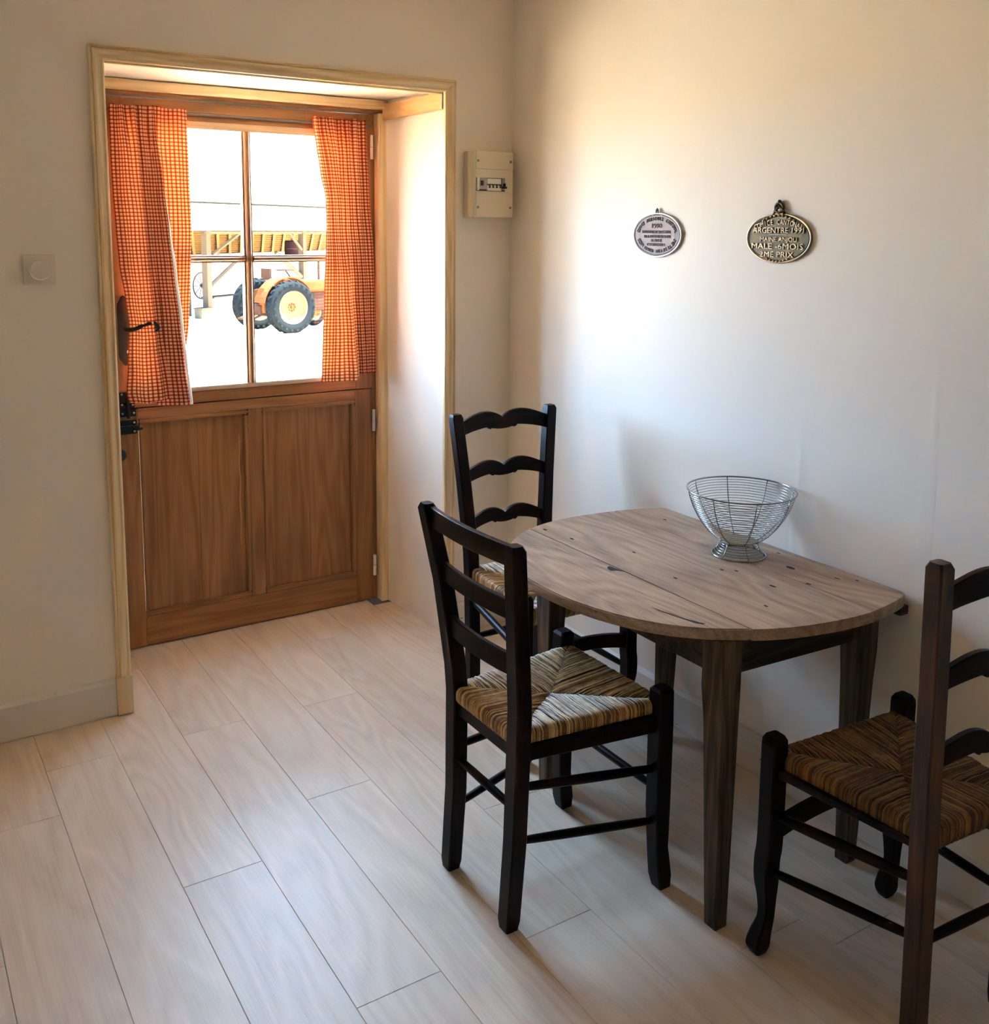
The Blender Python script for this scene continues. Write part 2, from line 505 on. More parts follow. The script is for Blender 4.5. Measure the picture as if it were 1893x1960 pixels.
wall_with_hole('wall_back', lambda u, v, d: (u, d, v), [RX0 - 0.4, -1.393, -0.262, 0.0], [0.0, 1.972, RH + 0.2], (-1.362, -0.312), 0.62, WALL)
box('wall_right', 0.0, 0.4, RY0 - 0.3, 0.62, -0.3, RH + 0.2, WALL)['kind'] = 'structure'
box('wall_rear', RX0, 0.0, RY0 - 0.3, RY0, -0.3, RH + 0.2, plain('fill_cutting_dark_wall', (0.36, 0.29, 0.22, 1), 0.9, var=0.3, vscale=3))['kind'] = 'structure'  # unseen wall, its colour made dark to cut fill light at the near right
box('wall_left', RX0 - 0.4, RX0, RY0 - 0.3, -0.0005, -0.3, RH + 0.2, WALL)['kind'] = 'structure'
box('ceiling', RX0 - 0.4, 0.4, RY0 - 0.3, 0.62, RH, RH + 0.25, CEIL)['kind'] = 'structure'
# floor: sub floor plus individual laminate planks
fl = struct(box('floor', RX0 - 0.4, 0.4, RY0 - 0.3, 0.62, -0.30, -0.012, plain('screed', (0.10, 0.07, 0.05, 1), 0.9)))
PW, PL = 0.187, 1.225
joint = {0: -0.483, 1: -0.245, 2: -0.934, 3: -0.243, 4: -0.750, 5: -1.483, 6: -1.033, 7: -1.750, 8: -0.62, 9: -1.224}
plank_mesh = {}
def plank_me(w, l):
    key = (round(w, 4), round(l, 4))
    if key in plank_mesh: return plank_mesh[key]
    bm = bmesh.new()
    g, b, t = 0.0003, 0.0008, 0.012
    x0, x1, y0, y1 = g, w - g, g, l - g
    lo = [bm.verts.new(c) for c in ((x0, y0, -t), (x1, y0, -t), (x1, y1, -t), (x0, y1, -t))]
    md = [bm.verts.new(c) for c in ((x0, y0, -b), (x1, y0, -b), (x1, y1, -b), (x0, y1, -b))]
    hi = [bm.verts.new(c) for c in ((x0 + b, y0 + b, 0), (x1 - b, y0 + b, 0), (x1 - b, y1 - b, 0), (x0 + b, y1 - b, 0))]
    for A, B in ((lo, md), (md, hi)):
        for k in range(4): bm.faces.new((A[k], A[(k + 1) % 4], B[(k + 1) % 4], B[k]))
    bm.faces.new(hi)
    me = bpy.data.meshes.new('plank'); bm.normal_update(); bm.to_mesh(me); bm.free()
    me.materials.append(FLOOR)
    plank_mesh[key] = me
    return me
x_left = -1.867
for k in range(-10, 10):
    xa = x_left + PW * k; xb = min(xa + PW, 0.0)
    if xb - xa < 0.03 or xa < RX0 - 0.05: continue
    base = joint.get(k, -0.2 - (k * 0.437) % 1.225)
    yend = 0.47 if (-1.37 < xa and xb < -0.29) else (0.40 if xa < -0.3 and xb > -1.39 else 0.0)
    y = base + PL * math.ceil((yend - base) / PL)
    while y > RY0:
        ya_, yb_ = max(y - PL, RY0), min(y, yend)
        if yb_ - ya_ > 0.02:
            xs0, xs1 = xa, xb
            o = bpy.data.objects.new('plank', plank_me(xs1 - xs0, yb_ - ya_))
            o.location = (xs0, ya_, 0); o.parent = fl; COL.objects.link(o)
        y -= PL
# threshold filler at the splayed opening sides
# skirting boards
def skirting(name, pts, h=0.117, t=0.014):
    """pts: list of two (x, y) endpoints on the wall line; inward offset to the room"""
    (xa, ya2), (xb, yb2) = pts
    bm = bmesh.new()
    d = Vector((xb - xa, yb2 - ya2, 0)).normalized(); n = Vector((d.y, -d.x, 0))
    prof = [(0.0, 0.001), (t, 0.001), (t, h - 0.012), (t - 0.007, h - 0.003), (0.002, h), (0.0, h)]
    A = [bm.verts.new(Vector((xa, ya2, z)) + n * o) for o, z in prof]
    B = [bm.verts.new(Vector((xb, yb2, z)) + n * o) for o, z in prof]
    m = len(prof)
    for i in range(m): bm.faces.new((A[i], A[(i + 1) % m], B[(i + 1) % m], B[i]))
    bm.faces.new(A[::-1]); bm.faces.new(B)
    return struct(obj(name, bm, SKIRT))
skirting('baseboard_left_of_door', ((RX0, 0.0), (-1.441, 0.0)))
skirting('baseboard_right_of_door', ((-0.262, 0.0), (-0.002, 0.0)))
skirting('baseboard_right', ((0.0, -0.015), (0.0, RY0)))

# ------------------------------------------------------------------ door opening trims
def casing_profile(w):   # (across from inner edge outwards, proud)
    return [(0.0, 0.0), (0.0, 0.014), (0.004, 0.017), (0.010, 0.014), (0.016, 0.016), (0.024, 0.021), (0.030, 0.020), (0.033, 0.015), (0.037, 0.020), (w - 0.001, 0.018), (w, 0.0)]
def sweep_flat(name, p_in0, p_in1, p_out0, p_out1, mat, parent=None):
    """moulding on the plane y=0, between two mitred ends; inner-edge endpoints and outer-edge endpoints as (x, z)"""
    bm = bmesh.new()
    prof = casing_profile(0.041)
    def ring(pi, po):
        out = []
        for a, q in prof:
            t = a / 0.041
            out.append(bm.verts.new((pi[0] + (po[0] - pi[0]) * t, -q, pi[1] + (po[1] - pi[1]) * t)))
        return out
    A, B = ring(p_in0, p_out0), ring(p_in1, p_out1)
    m = len(prof)
    for i in range(m): bm.faces.new((A[i], A[(i + 1) % m], B[(i + 1) % m], B[i]))
    bm.faces.new(A[::-1]); bm.faces.new(B)
    return obj(name, bm, mat, parent)
t1 = struct_empty('trim_1')
t1['label'] = 'moulded pine casing around the door opening'
XLI, XLO, XRI, XRO, ZTI, ZTO = -1.397, -1.4375, -0.284, -0.242, 1.961, 2.0025
sweep_flat('jamb_casing', (XLI, 0.124), (XLI, ZTI), (XLO, 0.124), (XLO, ZTO), PINE, t1)
sweep_flat('jamb_casing', (XRI, 0.119), (XRI, ZTI), (XRO, 0.119), (XRO, ZTO), PINE, t1)
sweep_flat('head_casing', (XLI, ZTI), (XRI, ZTI), (XLO, ZTO), (XRO, ZTO), PINEX, t1)
box('plinth_block', XLO - 0.003, XLI + 0.003, -0.022, -0.0005, 0.001, 0.1235, PINE, t1, 0.0015)
box('plinth_block', XRI - 0.002, XRO + 0.004, -0.018, -0.0005, 0.001, 0.1185, SKIRT, t1, 0.0015)
# casing lining: thin inner edge boards
t2 = struct_empty('trim_2')
t2['label'] = 'rough pine boards lining the door recess'
hexa('lintel_board', [(-0.2655, 0.004, 1.905), (-0.300, 0.405, 1.899), (-0.318, 0.405, 1.899), (-0.286, 0.004, 1.905),
                      (-0.2655, 0.004, 1.962), (-0.300, 0.405, 1.958), (-0.318, 0.405, 1.958), (-0.286, 0.004, 1.962)], PINEY, t2, 0.001)
box('lintel_edge', -1.392, -0.288, 0.002, 0.020, 1.955, 1.9715, PINEX, t2)
box('corner_bracket', -0.2885, -0.272, 0.003, 0.012, 1.905, 1.961, plain('grey_bracket_paint', (0.45, 0.42, 0.36, 1), 0.6), t2)
def rough_beam(name, x0, x1, y0, y1, z0, z1, mat, parent):
    bm = bmesh.new()
    n = 40
    rings = []
    for i in range(n + 1):
        x = x0 + (x1 - x0) * i / n
        w1_ = 0.0035 * noise.noise(Vector((x * 9, 0, 0))); w2 = 0.003 * noise.noise(Vector((x * 14, 5, 0)))
        rings.append([bm.verts.new((x, y0 + w1_, z0 + w2)), bm.verts.new((x, y1, z0)), bm.verts.new((x, y1, z1)), bm.verts.new((x, y0 + 0.004 + w2, z1 + w1_ * 0.5))])
    for a, b in zip(rings, rings[1:]):
        for k in range(4): bm.faces.new((a[k], a[(k + 1) % 4], b[(k + 1) % 4], b[k]))
    bm.faces.new(rings[0][::-1]); bm.faces.new(rings[-1])
    return obj(name, bm, mat, parent, smooth=True, angle=40)
rough_beam('soffit_beam', -1.372, -0.303, 0.385, 0.428, 1.938, 1.968, PINEX, t2)
# soffit and reveal cracks are the open joints between these boards and the plaster
# door frame
t3 = struct_empty('trim_3')
t3['label'] = 'oak frame around the stable door'
box('head_jamb', -1.376, -0.303, 0.428, 0.52, 1.9255, 1.969, OAKX, t3, 0.001)
box('side_jamb', -0.326, -0.288, 0.418, 0.52, 0.001, 1.9245, PINE, t3, 0.0015)
box('side_jamb', -1.378, -1.338, 0.428, 0.52, 0.001, 1.9245, OAK, t3, 0.0015)
box('rebate_strip', -0.3435, -0.3265, 0.462, 0.52, 0.001, 1.9245, OAK, t3)
box('threshold', -1.338, -0.327, 0.475, 0.60, -0.004, 0.006, OAKX, t3)

# ------------------------------------------------------------------ stable door
door = struct_empty('door_1', (0, 0, 0))
door['label'] = 'varnished oak stable door with a glazed upper leaf and a panelled lower leaf'
DY0, DY1 = 0.453, 0.490
XL, XR = -1.336, -0.3455
def leaf_frame(name, pieces):
    bm = bmesh.new()
    for b in pieces:
        add_box(bm, *b)
    bmesh.ops.recalc_face_normals(bm, faces=bm.faces)
    bmesh.ops.bevel(bm, geom=list(bm.edges), offset=0.0012, segments=1, affect='EDGES')
    return bm
lower = bpy.data.objects.new('lower_leaf', None); COL.objects.link(lower); lower.parent = door
upper = bpy.data.objects.new('upper_leaf', None); COL.objects.link(upper); upper.parent = door
ZB, ZM = 0.008, 0.871
box('stile', XL, -1.240, DY0, DY1, ZB, ZM - 0.002, OAK, lower, 0.0012)
box('stile', -0.420, XR, DY0, DY1, ZB, ZM - 0.002, OAK, lower, 0.0012)
box('stile', -0.849, -0.797, DY0 + 0.001, DY1, 0.115, 0.832, OAK, lower, 0.0012)
box('rail', -1.2395, -0.4205, DY0 + 0.0005, DY1, ZB, 0.1145, OAKX, lower, 0.0012)
box('rail', -1.2395, -0.4205, DY0 + 0.0005, DY1, 0.8325, ZM - 0.002, OAKX, lower, 0.0012)
def moulding_ring(name, x0, x1, z0, z1, parent, w=0.017, y_f=0.450):
    for nm, (a0, a1, b0, b1), m in ((name, (x0, x1, z0, z0 + w), OAKX), (name, (x0, x1, z1 - w, z1), OAKX),
                                    (name, (x0, x0 + w, z0 + w, z1 - w), OAK), (name, (x1 - w, x1, z0 + w, z1 - w), OAK)):
        bm = bmesh.new()
        add_box(bm, a0, a1, y_f, DY1 - 0.012, b0, b1)
        bmesh.ops.recalc_face_normals(bm, faces=bm.faces)
        bmesh.ops.bevel(bm, geom=list(bm.edges), offset=0.004, segments=2, affect='EDGES')
        obj(nm, bm, m, parent, smooth=True, angle=50)
moulding_ring('panel_moulding', -1.2385, -0.8495, 0.1155, 0.8315, lower)
moulding_ring('panel_moulding', -0.7965, -0.4205, 0.1155, 0.8315, lower)
for a, b, dy in ((-1.223, -1.0345, 0.0), (-1.0335, -0.865, 0.0008), (-0.781, -0.6105, 0.0), (-0.6095, -0.436, 0.0006)):
    box('panel', a, b, DY0 + 0.011 + dy, DY0 + 0.021 + dy, 0.131, 0.817, OAK, lower, 0.0012)
box('light_block_board', -1.2385, -0.4210, DY1 - 0.0115, DY1 - 0.003, 0.1155, 0.8315, OAKX, lower)  # added unseen behind the panels to stop daylight through the joints
# scraped pale wear line beside the middle stile of the left panel
bm = bmesh.new()
pts = [(-0.883 + 0.002 * math.sin(i * 1.3), DY0 + 0.0115, 0.74 - i * 0.03) for i in range(15)]
add_tube(bm, pts, [0.0012 + 0.0022 * math.sin(PI * (i + 0.5) / 15) for i in range(15)], 6)
obj('wood_filler_line', bm, plain('pale_wood_filler', (0.46, 0.25, 0.105, 1), 0.6), lower)
# upper leaf
GZ0, GZ1 = 0.930, 1.829
GX0, GX1 = -1.236, -0.432
box('stile', XL, GX0 - 0.0165, DY0, DY1, ZM + 0.002, 1.9205, OAK, upper, 0.0012)
box('stile', GX1 + 0.0165, XR, DY0, DY1, ZM + 0.002, 1.9205, OAK, upper, 0.0012)
box('rail', GX0 - 0.0160, GX1 + 0.0160, DY0 + 0.0005, DY1, ZM + 0.002, GZ0 - 0.0165, OAKX, upper, 0.0012)
box('rail', GX0 - 0.0160, GX1 + 0.0160, DY0 + 0.0005, DY1, GZ1 + 0.026, 1.9205, OAKX, upper, 0.0012)
PALE = wood('sill_lit_oak_bead', (0.40, 0.27, 0.17, 1), (0.55, 0.39, 0.26, 1), (0.68, 0.50, 0.35, 1), 'x', 0.45, 8, 9, 0.7, 0.45, 0.18, 0.5)  # paler than the door oak: light off the sill put into the colour
def bead(name, b, m, parent, o=0.003):
    bm = bmesh.new(); add_box(bm, *b)
    bmesh.ops.recalc_face_normals(bm, faces=bm.faces)
    bmesh.ops.bevel(bm, geom=list(bm.edges), offset=o, segments=2, affect='EDGES')
    return obj(name, bm, m, parent, smooth=True, angle=50)
bead('glazing_bead', (GX0 - 0.0155, GX1 + 0.0155, 0.449, 0.484, GZ0 - 0.016, GZ0), PALE, upper)
bead('glazing_bead', (GX0 - 0.0155, GX1 + 0.0155, 0.449, 0.484, GZ1, GZ1 + 0.0255), PALE, upper)
bead('glazing_bead', (GX0 - 0.016, GX0, 0.449, 0.484, GZ0, GZ1), OAK, upper)
bead('glazing_bead', (GX1, GX1 + 0.016, 0.449, 0.484, GZ0, GZ1), OAK, upper)
# muntins with a stepped profile
def muntin_profile(w, proud):
    return [(-w, 0.484), (-w, 0.458), (-w * 0.62, 0.456), (-w * 0.55, 0.450), (-w * 0.30, 0.446), (w * 0.30, 0.446), (w * 0.55, 0.450), (w * 0.62, 0.456), (w, 0.458), (w, 0.484)]
def muntin(name, c, a, b, w, vertical, parent):
    bm = bmesh.new()
    pr = muntin_profile(w, 0)
    if vertical:
        A = [bm.verts.new((c + o, y, a)) for o, y in pr]; B = [bm.verts.new((c + o, y, b)) for o, y in pr]
    else:
        A = [bm.verts.new((a, y, c + o)) for o, y in pr]; B = [bm.verts.new((b, y, c + o)) for o, y in pr]
    m = len(pr)
    for i in range(m): bm.faces.new((A[i], A[(i + 1) % m], B[(i + 1) % m], B[i]))
    bm.faces.new(A[::-1]); bm.faces.new(B)
    return obj(name, bm, OAK if vertical else OAKX, parent)
muntin('muntin', -0.830, GZ0, GZ1, 0.0165, True, upper)
muntin('muntin', 1.3815, GX0, -0.8468, 0.0125, False, upper)
muntin('muntin', 1.3815, -0.8132, GX1, 0.0125, False, upper)
for xa, xb in ((GX0, -0.8466), (-0.8134, GX1)):
    for za, zb in ((GZ0, 1.3690), (1.3940, GZ1)):
        box('pane', xa + 0.0003, xb - 0.0003, 0.470, 0.474, za, zb, GLASS, upper)
box('light_block_strip', XL, XR, DY1 + 0.001, DY1 + 0.012, 1.900, 1.9245, OAKX, upper)  # added unseen behind the leaf top to block the light gap
box('light_block_strip', XL, XR, DY1 + 0.001, DY1 + 0.012, ZM - 0.03, ZM + 0.03, OAKX, upper)  # likewise added, behind the joint between the two leaves
# hinges
for hz, ln in ((1.80, 0.09), (0.744, 0.085), (0.150, 0.085)):
    bm = bmesh.new()
    add_tube(bm, [(-0.3445, 0.4445, hz - ln / 2), (-0.3445, 0.4445, hz - 0.001)], 0.0065, 12)
    add_tube(bm, [(-0.3445, 0.4445, hz + 0.001), (-0.3445, 0.4445, hz + ln / 2)], 0.0065, 12)
    hg = obj('hinge', bm, HINGE, upper if hz > 1 else lower, smooth=True, angle=50)
# handle plate + lever
hp = bpy.data.objects.new('door_handle', None); COL.objects.link(hp); hp.parent = door
bm = bmesh.new()
cx, z0, z1, w = -1.273, 1.022, 1.262, 0.021
o = []
for i in range(9):
    a = PI * i / 8
    o.append((cx + w * math.cos(a) * (0.72 if 1 < i < 7 else 1), z1 - 0.045 + 0.045 * math.sin(a)))
for i in range(9):
    a = PI + PI * i / 8
    o.append((cx + w * math.cos(a) * (0.72 if 1 < i < 7 else 1), z0 + 0.045 + 0.045 * math.sin(a)))
add_prism(bm, o, 0.4525, 0.446, 'y')
bmesh.ops.recalc_face_normals(bm, faces=bm.faces)
obj('backplate', bm, IRON, hp)
bm = bmesh.new()
lever = [(-1.270, 0.447, 1.149), (-1.270, 0.415, 1.149), (-1.262, 0.402, 1.149), (-1.245, 0.398, 1.152), (-1.225, 0.397, 1.162), (-1.205, 0.397, 1.169),
         (-1.188, 0.397, 1.170), (-1.176, 0.397, 1.163), (-1.172, 0.397, 1.152), (-1.178, 0.397, 1.143), (-1.188, 0.397, 1.142), (-1.193, 0.397, 1.150), (-1.188, 0.397, 1.156), (-1.183, 0.397, 1.153)]
add_tube(bm, lever, [0.008, 0.008, 0.0075, 0.007, 0.0072, 0.0075, 0.0070, 0.0066, 0.0060, 0.0052, 0.0045, 0.0042, 0.0038, 0.0030], 10)
obj('lever', bm, IRON, hp, smooth=True, angle=60)
bm = bmesh.new(); add_disc(bm, (-1.262, 0.4465, 1.070), 0.0065, 0.004, (0, -1, 0), 16); obj('keyhole_screw', bm, STEEL, hp)
# T latch joining the leaves
tl_ = bpy.data.objects.new('leaf_latch', None); COL.objects.link(tl_); tl_.parent = door
box('plate', -1.300, -1.268, 0.446, 0.4525, 0.886, 0.930, IRON, tl_, 0.0008)
box('plate', -1.300, -1.251, 0.446, 0.4525, 0.873, 0.896, IRON, tl_, 0.0008)
box('plate', -1.300, -1.247, 0.446, 0.4525, 0.845, 0.868, IRON, tl_, 0.0008)
bm = bmesh.new(); add_tube(bm, [(-1.273, 0.441, 0.840), (-1.273, 0.441, 0.915)], 0.006, 10); obj('bolt', bm, IRON, tl_, smooth=True, angle=60)
bm = bmesh.new()
for sx, sz in ((-1.292, 0.924), (-1.292, 0.888), (-1.257, 0.885), (-1.292, 0.857), (-1.254, 0.857)):
    add_disc(bm, (sx, 0.446, sz), 0.0036, 0.0025, (0, -1, 0), 10, 0.001)
o_ = obj('screws', bm, STEEL, tl_); o_['kind'] = 'stuff'
bb = bpy.data.objects.new('sliding_bolt', None); COL.objects.link(bb); bb.parent = door
box('plate', -1.300, -1.246, 0.446, 0.4525, 0.815, 0.832, IRON, bb, 0.0008)
box('plate', -1.300, -1.246, 0.446, 0.4525, 0.784, 0.802, IRON, bb, 0.0008)
bm = bmesh.new(); add_tube(bm, [(-1.312, 0.440, 0.808), (-1.240, 0.440, 0.808)], 0.0062, 10); add_tube(bm, [(-1.262, 0.440, 0.808), (-1.256, 0.418, 0.803), (-1.234, 0.415, 0.806)], 0.0040, 8)
obj('bolt', bm, IRON, bb, smooth=True, angle=60)
bm = bmesh.new()
for sx, sz in ((-1.254, 0.8235), (-1.254, 0.793)):
    add_disc(bm, (sx, 0.446, sz), 0.0040, 0.0025, (0, -1, 0), 10, 0.001)
o_ = obj('screws', bm, STEEL, bb); o_['kind'] = 'stuff'
bm = bmesh.new(); add_disc(bm, (-1.303, 0.4525, 0.712), 0.020, 0.010, (0, -1, 0), 24, 0.004); obj('green_knob', bm, GREEN, door, smooth=True, angle=40)

# ------------------------------------------------------------------ curtain rod and curtains
rod = thing('curtain_rod', 'thin grey metal curtain rod across the top of the door glass', 'curtain rod', (-0.83, 0.4425, 1.877))
bm = bmesh.new(); add_tube(bm, [(-0.488, 0, 0), (0.480, 0, 0)], 0.0055, 10); obj('rod', bm, ROD, rod, smooth=True, angle=60)
for sx in (-0.484, 0.476):
    bm = bmesh.new(); add_tube(bm, [(sx, 0.0, 0), (sx, 0.0100, 0)], 0.006, 8); obj('rod_bracket', bm, ROD, rod)

def lerp_tab(tab, z):
    """tab: list of (z, value) sorted by falling z"""
    if z >= tab[0][0]: return tab[0][1]
    for (za, va), (zb, vb) in zip(tab, tab[1:]):
        if z >= zb:
            f = (za - z) / (za - zb); f = f * f * (3 - 2 * f) * 0.5 + f * 0.5
            return va + (vb - va) * f
    return tab[-1][1]

def curtain(name, label, cols, ztop, zbot, base_y, gather, hem_side=None, seed=0):
    """cols: list of (x table by z, y table by z, pleats, amplitude): nodes along the cloth; builds a single draped sheet"""
    rnd = random.Random(seed)
    NZ = 64
    rows = []
    phases = [rnd.uniform(0, 6.28) for _ in range(40)]
    for j in range(NZ + 1):
        t = j / NZ
        row = []
        for s in range(len(cols) - 1):
            xa, ya_, nseg, pl, am = cols[s]
            xb, yb_ = cols[s + 1][0], cols[s + 1][1]
            for i in range(nseg):
                f = i / nseg
                zt = ztop(s, f); zb = zbot(s, f)
                z = zt + (zb - zt) * t
                x0_, x1_ = lerp_tab(xa, z), lerp_tab(xb, z)
                y0_, y1_ = lerp_tab(ya_, z), lerp_tab(yb_, z)
                e = math.sin(PI * f) ** 0.5 if f > 0 else 0
                sft = 0.5 - 0.5 * math.cos(PI * f)
                x = x0_ + (x1_ - x0_) * f
                y = y0_ + (y1_ - y0_) * sft
                g = math.exp(-t * 5.5)
                amp = (am * 3.0 * (0.35 + 0.65 * (1 - t * 0.4)) + gather * g) * e
                ph = phases[s]
                y -= amp * (0.5 + 0.5 * math.sin(2 * PI * pl * f + ph))
                # gathered heading wrinkles
                y -= gather * 0.8 * g * e * (0.5 + 0.5 * math.sin(2 * PI * pl * 3.3 * f + ph * 2))
                x += 0.0022 * (1 + 1.5 * g) * noise.noise(Vector((x * 30, z * 6, seed)))
                y += 0.0020 * noise.noise(Vector((x * 22, z * 7, seed + 9)))
                row.append((x, y, z))
        xa, ya_ = cols[-1][0], cols[-1][1]
        s = len(cols) - 2
        zt = ztop(s, 1); zb = zbot(s, 1); z = zt + (zb - zt) * t
        row.append((lerp_tab(xa, z), lerp_tab(ya_, z), z))
        rows.append(row)
    bm = bmesh.new()
    uvl = bm.loops.layers.uv.new('uv')
    V = [[bm.verts.new(p) for p in r] for r in rows]
    # arc length at mid height gives u (cloth is uniform); v follows height
    mid = rows[int(NZ * 0.62)]
    u = [0.0]
    for a, b in zip(mid, mid[1:]): u.append(u[-1] + (Vector(b) - Vector(a)).length)
    for j in range(NZ):
        for i in range(len(V[0]) - 1):
            f = bm.faces.new((V[j][i], V[j][i + 1], V[j + 1][i + 1], V[j + 1][i]))
            f.smooth = True
            for lp, (jj, ii) in zip(f.loops, ((j, i), (j, i + 1), (j + 1, i + 1), (j + 1, i))):
                lp[uvl].uv = (u[ii] * 1.02, rows[jj][ii][2])
    o = obj(name, bm, GINGHAM, None, recalc=False)
    o['label'] = label; o['category'] = 'curtain'
    return o

# left curtain: back layer rises to the free right edge; front fold hangs with its pale hem forward
Lx_edge = [(1.89, -1.298), (1.60, -1.296), (1.48, -1.291), (1.37, -1.285), (1.254, -1.269), (1.167, -1.261), (1.025, -1.271), (0.928, -1.279), (0.89, -1.270)]
Lr1 = [(1.88, -1.245), (1.48, -1.224), (1.27, -1.216), (1.09, -1.207), (0.90, -1.203)]
Lfr = [(1.88, -1.150), (1.61, -1.134), (1.48, -1.124), (1.34, -1.113), (1.16, -1.098), (1.016, -1.087), (0.875, -1.074)]
Lmid = [(1.88, -1.190), (1.48, -1.175), (1.16, -1.150), (0.90, -1.118)]
Lin = [(1.88, -1.215), (1.48, -1.205), (1.16, -1.195), (0.90, -1.190)]
Lbk = [(1.883, -1.044), (1.679, -1.040), (1.484, -1.037), (1.34, -1.046), (1.158, -1.057), (1.074, -1.069), (0.90, -1.098)]
cst = lambda v: [(2.0, v), (0.5, v)]
curL = curtain('gingham_curtain', 'wide red and white gingham curtain left of the glass, its pale hem turned forward', [
    (Lx_edge, cst(0.430), 10, 1.5, 0.004),
    (Lr1, [(1.88, 0.425), (1.5, 0.400), (0.9, 0.388)], 12, 2.0, 0.004),
    (Lmid, [(1.88, 0.428), (1.5, 0.420), (0.9, 0.416)], 10, 1.0, 0.003),
    (Lfr, [(1.88, 0.424), (1.5, 0.395), (0.9, 0.388)], 8, 0.5, 0.0),
    (Lin, [(1.88, 0.430), (1.5, 0.430), (0.9, 0.425)], 14, 2.0, 0.003),
    (Lbk, [(1.88, 0.430), (1.5, 0.438), (0.9, 0.436)], 1, 0, 0)],
    lambda s, f: 1.889 + 0.0035 * math.sin((s + f) * 9), lambda s, f: [0.896, 0.902, 0.896, 0.878, 0.90, 0.93][s] + 0.0 * f if True else 0, 0.42, 0.013, seed=3)
rx_edge = [(1.888, -0.588), (1.783, -0.576), (1.70, -0.563), (1.601, -0.542), (1.488, -0.540), (1.223, -0.554), (1.086, -0.560), (0.917, -0.571)]
rfold = [(1.882, -0.515), (1.755, -0.496), (1.488, -0.483), (1.273, -0.456), (1.094, -0.441), (0.944, -0.429)]
rfold2 = [(1.882, -0.500), (1.755, -0.488), (1.488, -0.478), (1.273, -0.462), (1.094, -0.450), (0.944, -0.437)]
rright = [(1.898, -0.377), (1.659, -0.365), (1.372, -0.346), (1.168, -0.341), (0.945, -0.341)]
rmid = [(1.885, -0.560), (1.60, -0.520), (1.30, -0.510), (0.93, -0.520)]
rmid2 = [(1.885, -0.440), (1.60, -0.425), (1.30, -0.400), (0.93, -0.385)]
curR = curtain('gingham_curtain', 'narrow red and white gingham curtain right of the glass beside the hinges', [
    (rx_edge, cst(0.429), 8, 1.0, 0.004),
    (rmid, cst(0.418), 10, 1.5, 0.005),
    (rfold, [(1.88, 0.424), (1.5, 0.402), (0.9, 0.400)], 7, 0.5, 0.0),
    (rfold2, [(1.88, 0.429), (1.5, 0.432), (0.9, 0.434)], 10, 2.0, 0.004),
    (rmid2, cst(0.424), 10, 1.5, 0.005),
    (rright, cst(0.428), 1, 0, 0)],
    lambda s, f: 1.893 + 0.003 * math.sin((s + f) * 8), lambda s, f: [0.915, 0.915, 0.925, 0.935, 0.938, 0.942][s], 0.42, 0.013, seed=8)
# pale hem of the left curtain
bm = bmesh.new()
prev = None
for j in range(41):
    z = 1.62 - (1.62 - 0.880) * j / 40
    xf = lerp_tab(Lfr, z); yf = lerp_tab([(1.88, 0.424), (1.5, 0.395), (0.9, 0.388)], z)
    w = 0.010 * min(1, j / 14) + 0.001
    a = bm.verts.new((xf - w * 0.25, yf - 0.0035, z)); b = bm.verts.new((xf + w * 0.5, yf - 0.001, z)); c = bm.verts.new((xf + w * 0.9, yf + 0.006, z))
    if prev:
        bm.faces.new((prev[0], prev[1], b, a)); bm.faces.new((prev[1], prev[2], c, b))
    prev = (a, b, c)
hem = obj('hem', bm, HEM, curL, smooth=True)
hem['label'] = 'pale turned hem'

# ------------------------------------------------------------------ wall fittings
bx = thing('fuse_box', 'ivory plastic fuse box with a row of breakers on the wall right of the door', 'fuse box', (-0.118, -0.001, 1.537))
W2, BH = 0.084, 0.2285
bm = bmesh.new(); add_box(bm, -W2, W2, -0.032, 0.0, 0.0, BH)
bmesh.ops.recalc_face_normals(bm, faces=bm.faces); bmesh.ops.bevel(bm, geom=list(bm.edges), offset=0.002, segments=2, affect='EDGES')
obj('body', bm, PLASTIC, bx)
bm = bmesh.new()
add_prism(bm, [(-W2, -0.0325), (-W2 + 0.004, -0.058), (-W2 + 0.010, -0.062), (W2 - 0.008, -0.062), (W2, -0.058), (W2, -0.0325)], 0.0, BH, 'z')
# faceplate opening is covered by the breaker row parts standing proud of it
obj('cover', bm, PLASTIC, bx)
box('upper_cover_plate', -W2 + 0.013, W2 - 0.003, -0.0655, -0.0622, 0.168, BH - 0.001, PLASTIC, bx, 0.0008)
box('lower_cover_plate', -W2 + 0.013, W2 - 0.003, -0.0655, -0.0622, 0.002, 0.086, PLASTIC, bx, 0.0008)
box('middle_cover_plate', -W2 + 0.010, W2 - 0.003, -0.0645, -0.0622, 0.088, 0.166, PLASTIC, bx, 0.0008)
box('breaker_recess', -W2 + 0.012, -W2 + 0.1315, -0.0650, -0.0646, 0.091, 0.137, BLACK, bx)
sw = box('main_switch', -W2 + 0.022, -W2 + 0.053, -0.0700, -0.0651, 0.097, 0.136, GREYP, bx, 0.0006)
box('switch_edge', -W2 + 0.014, -W2 + 0.021, -0.0725, -0.0651, 0.093, 0.137, BREAKW, bx, 0.0006)
box('toggle', -W2 + 0.027, -W2 + 0.036, -0.0770, -0.0701, 0.110, 0.126, BLACK, sw, 0.001)
box('label_strip', -W2 + 0.0555, -W2 + 0.1135, -0.0690, -0.0651, 0.116, 0.135, BREAKW, bx, 0.0004)
box('breaker_base', -W2 + 0.0555, -W2 + 0.1145, -0.0688, -0.0651, 0.093, 0.1020, BREAKW, bx, 0.0004)
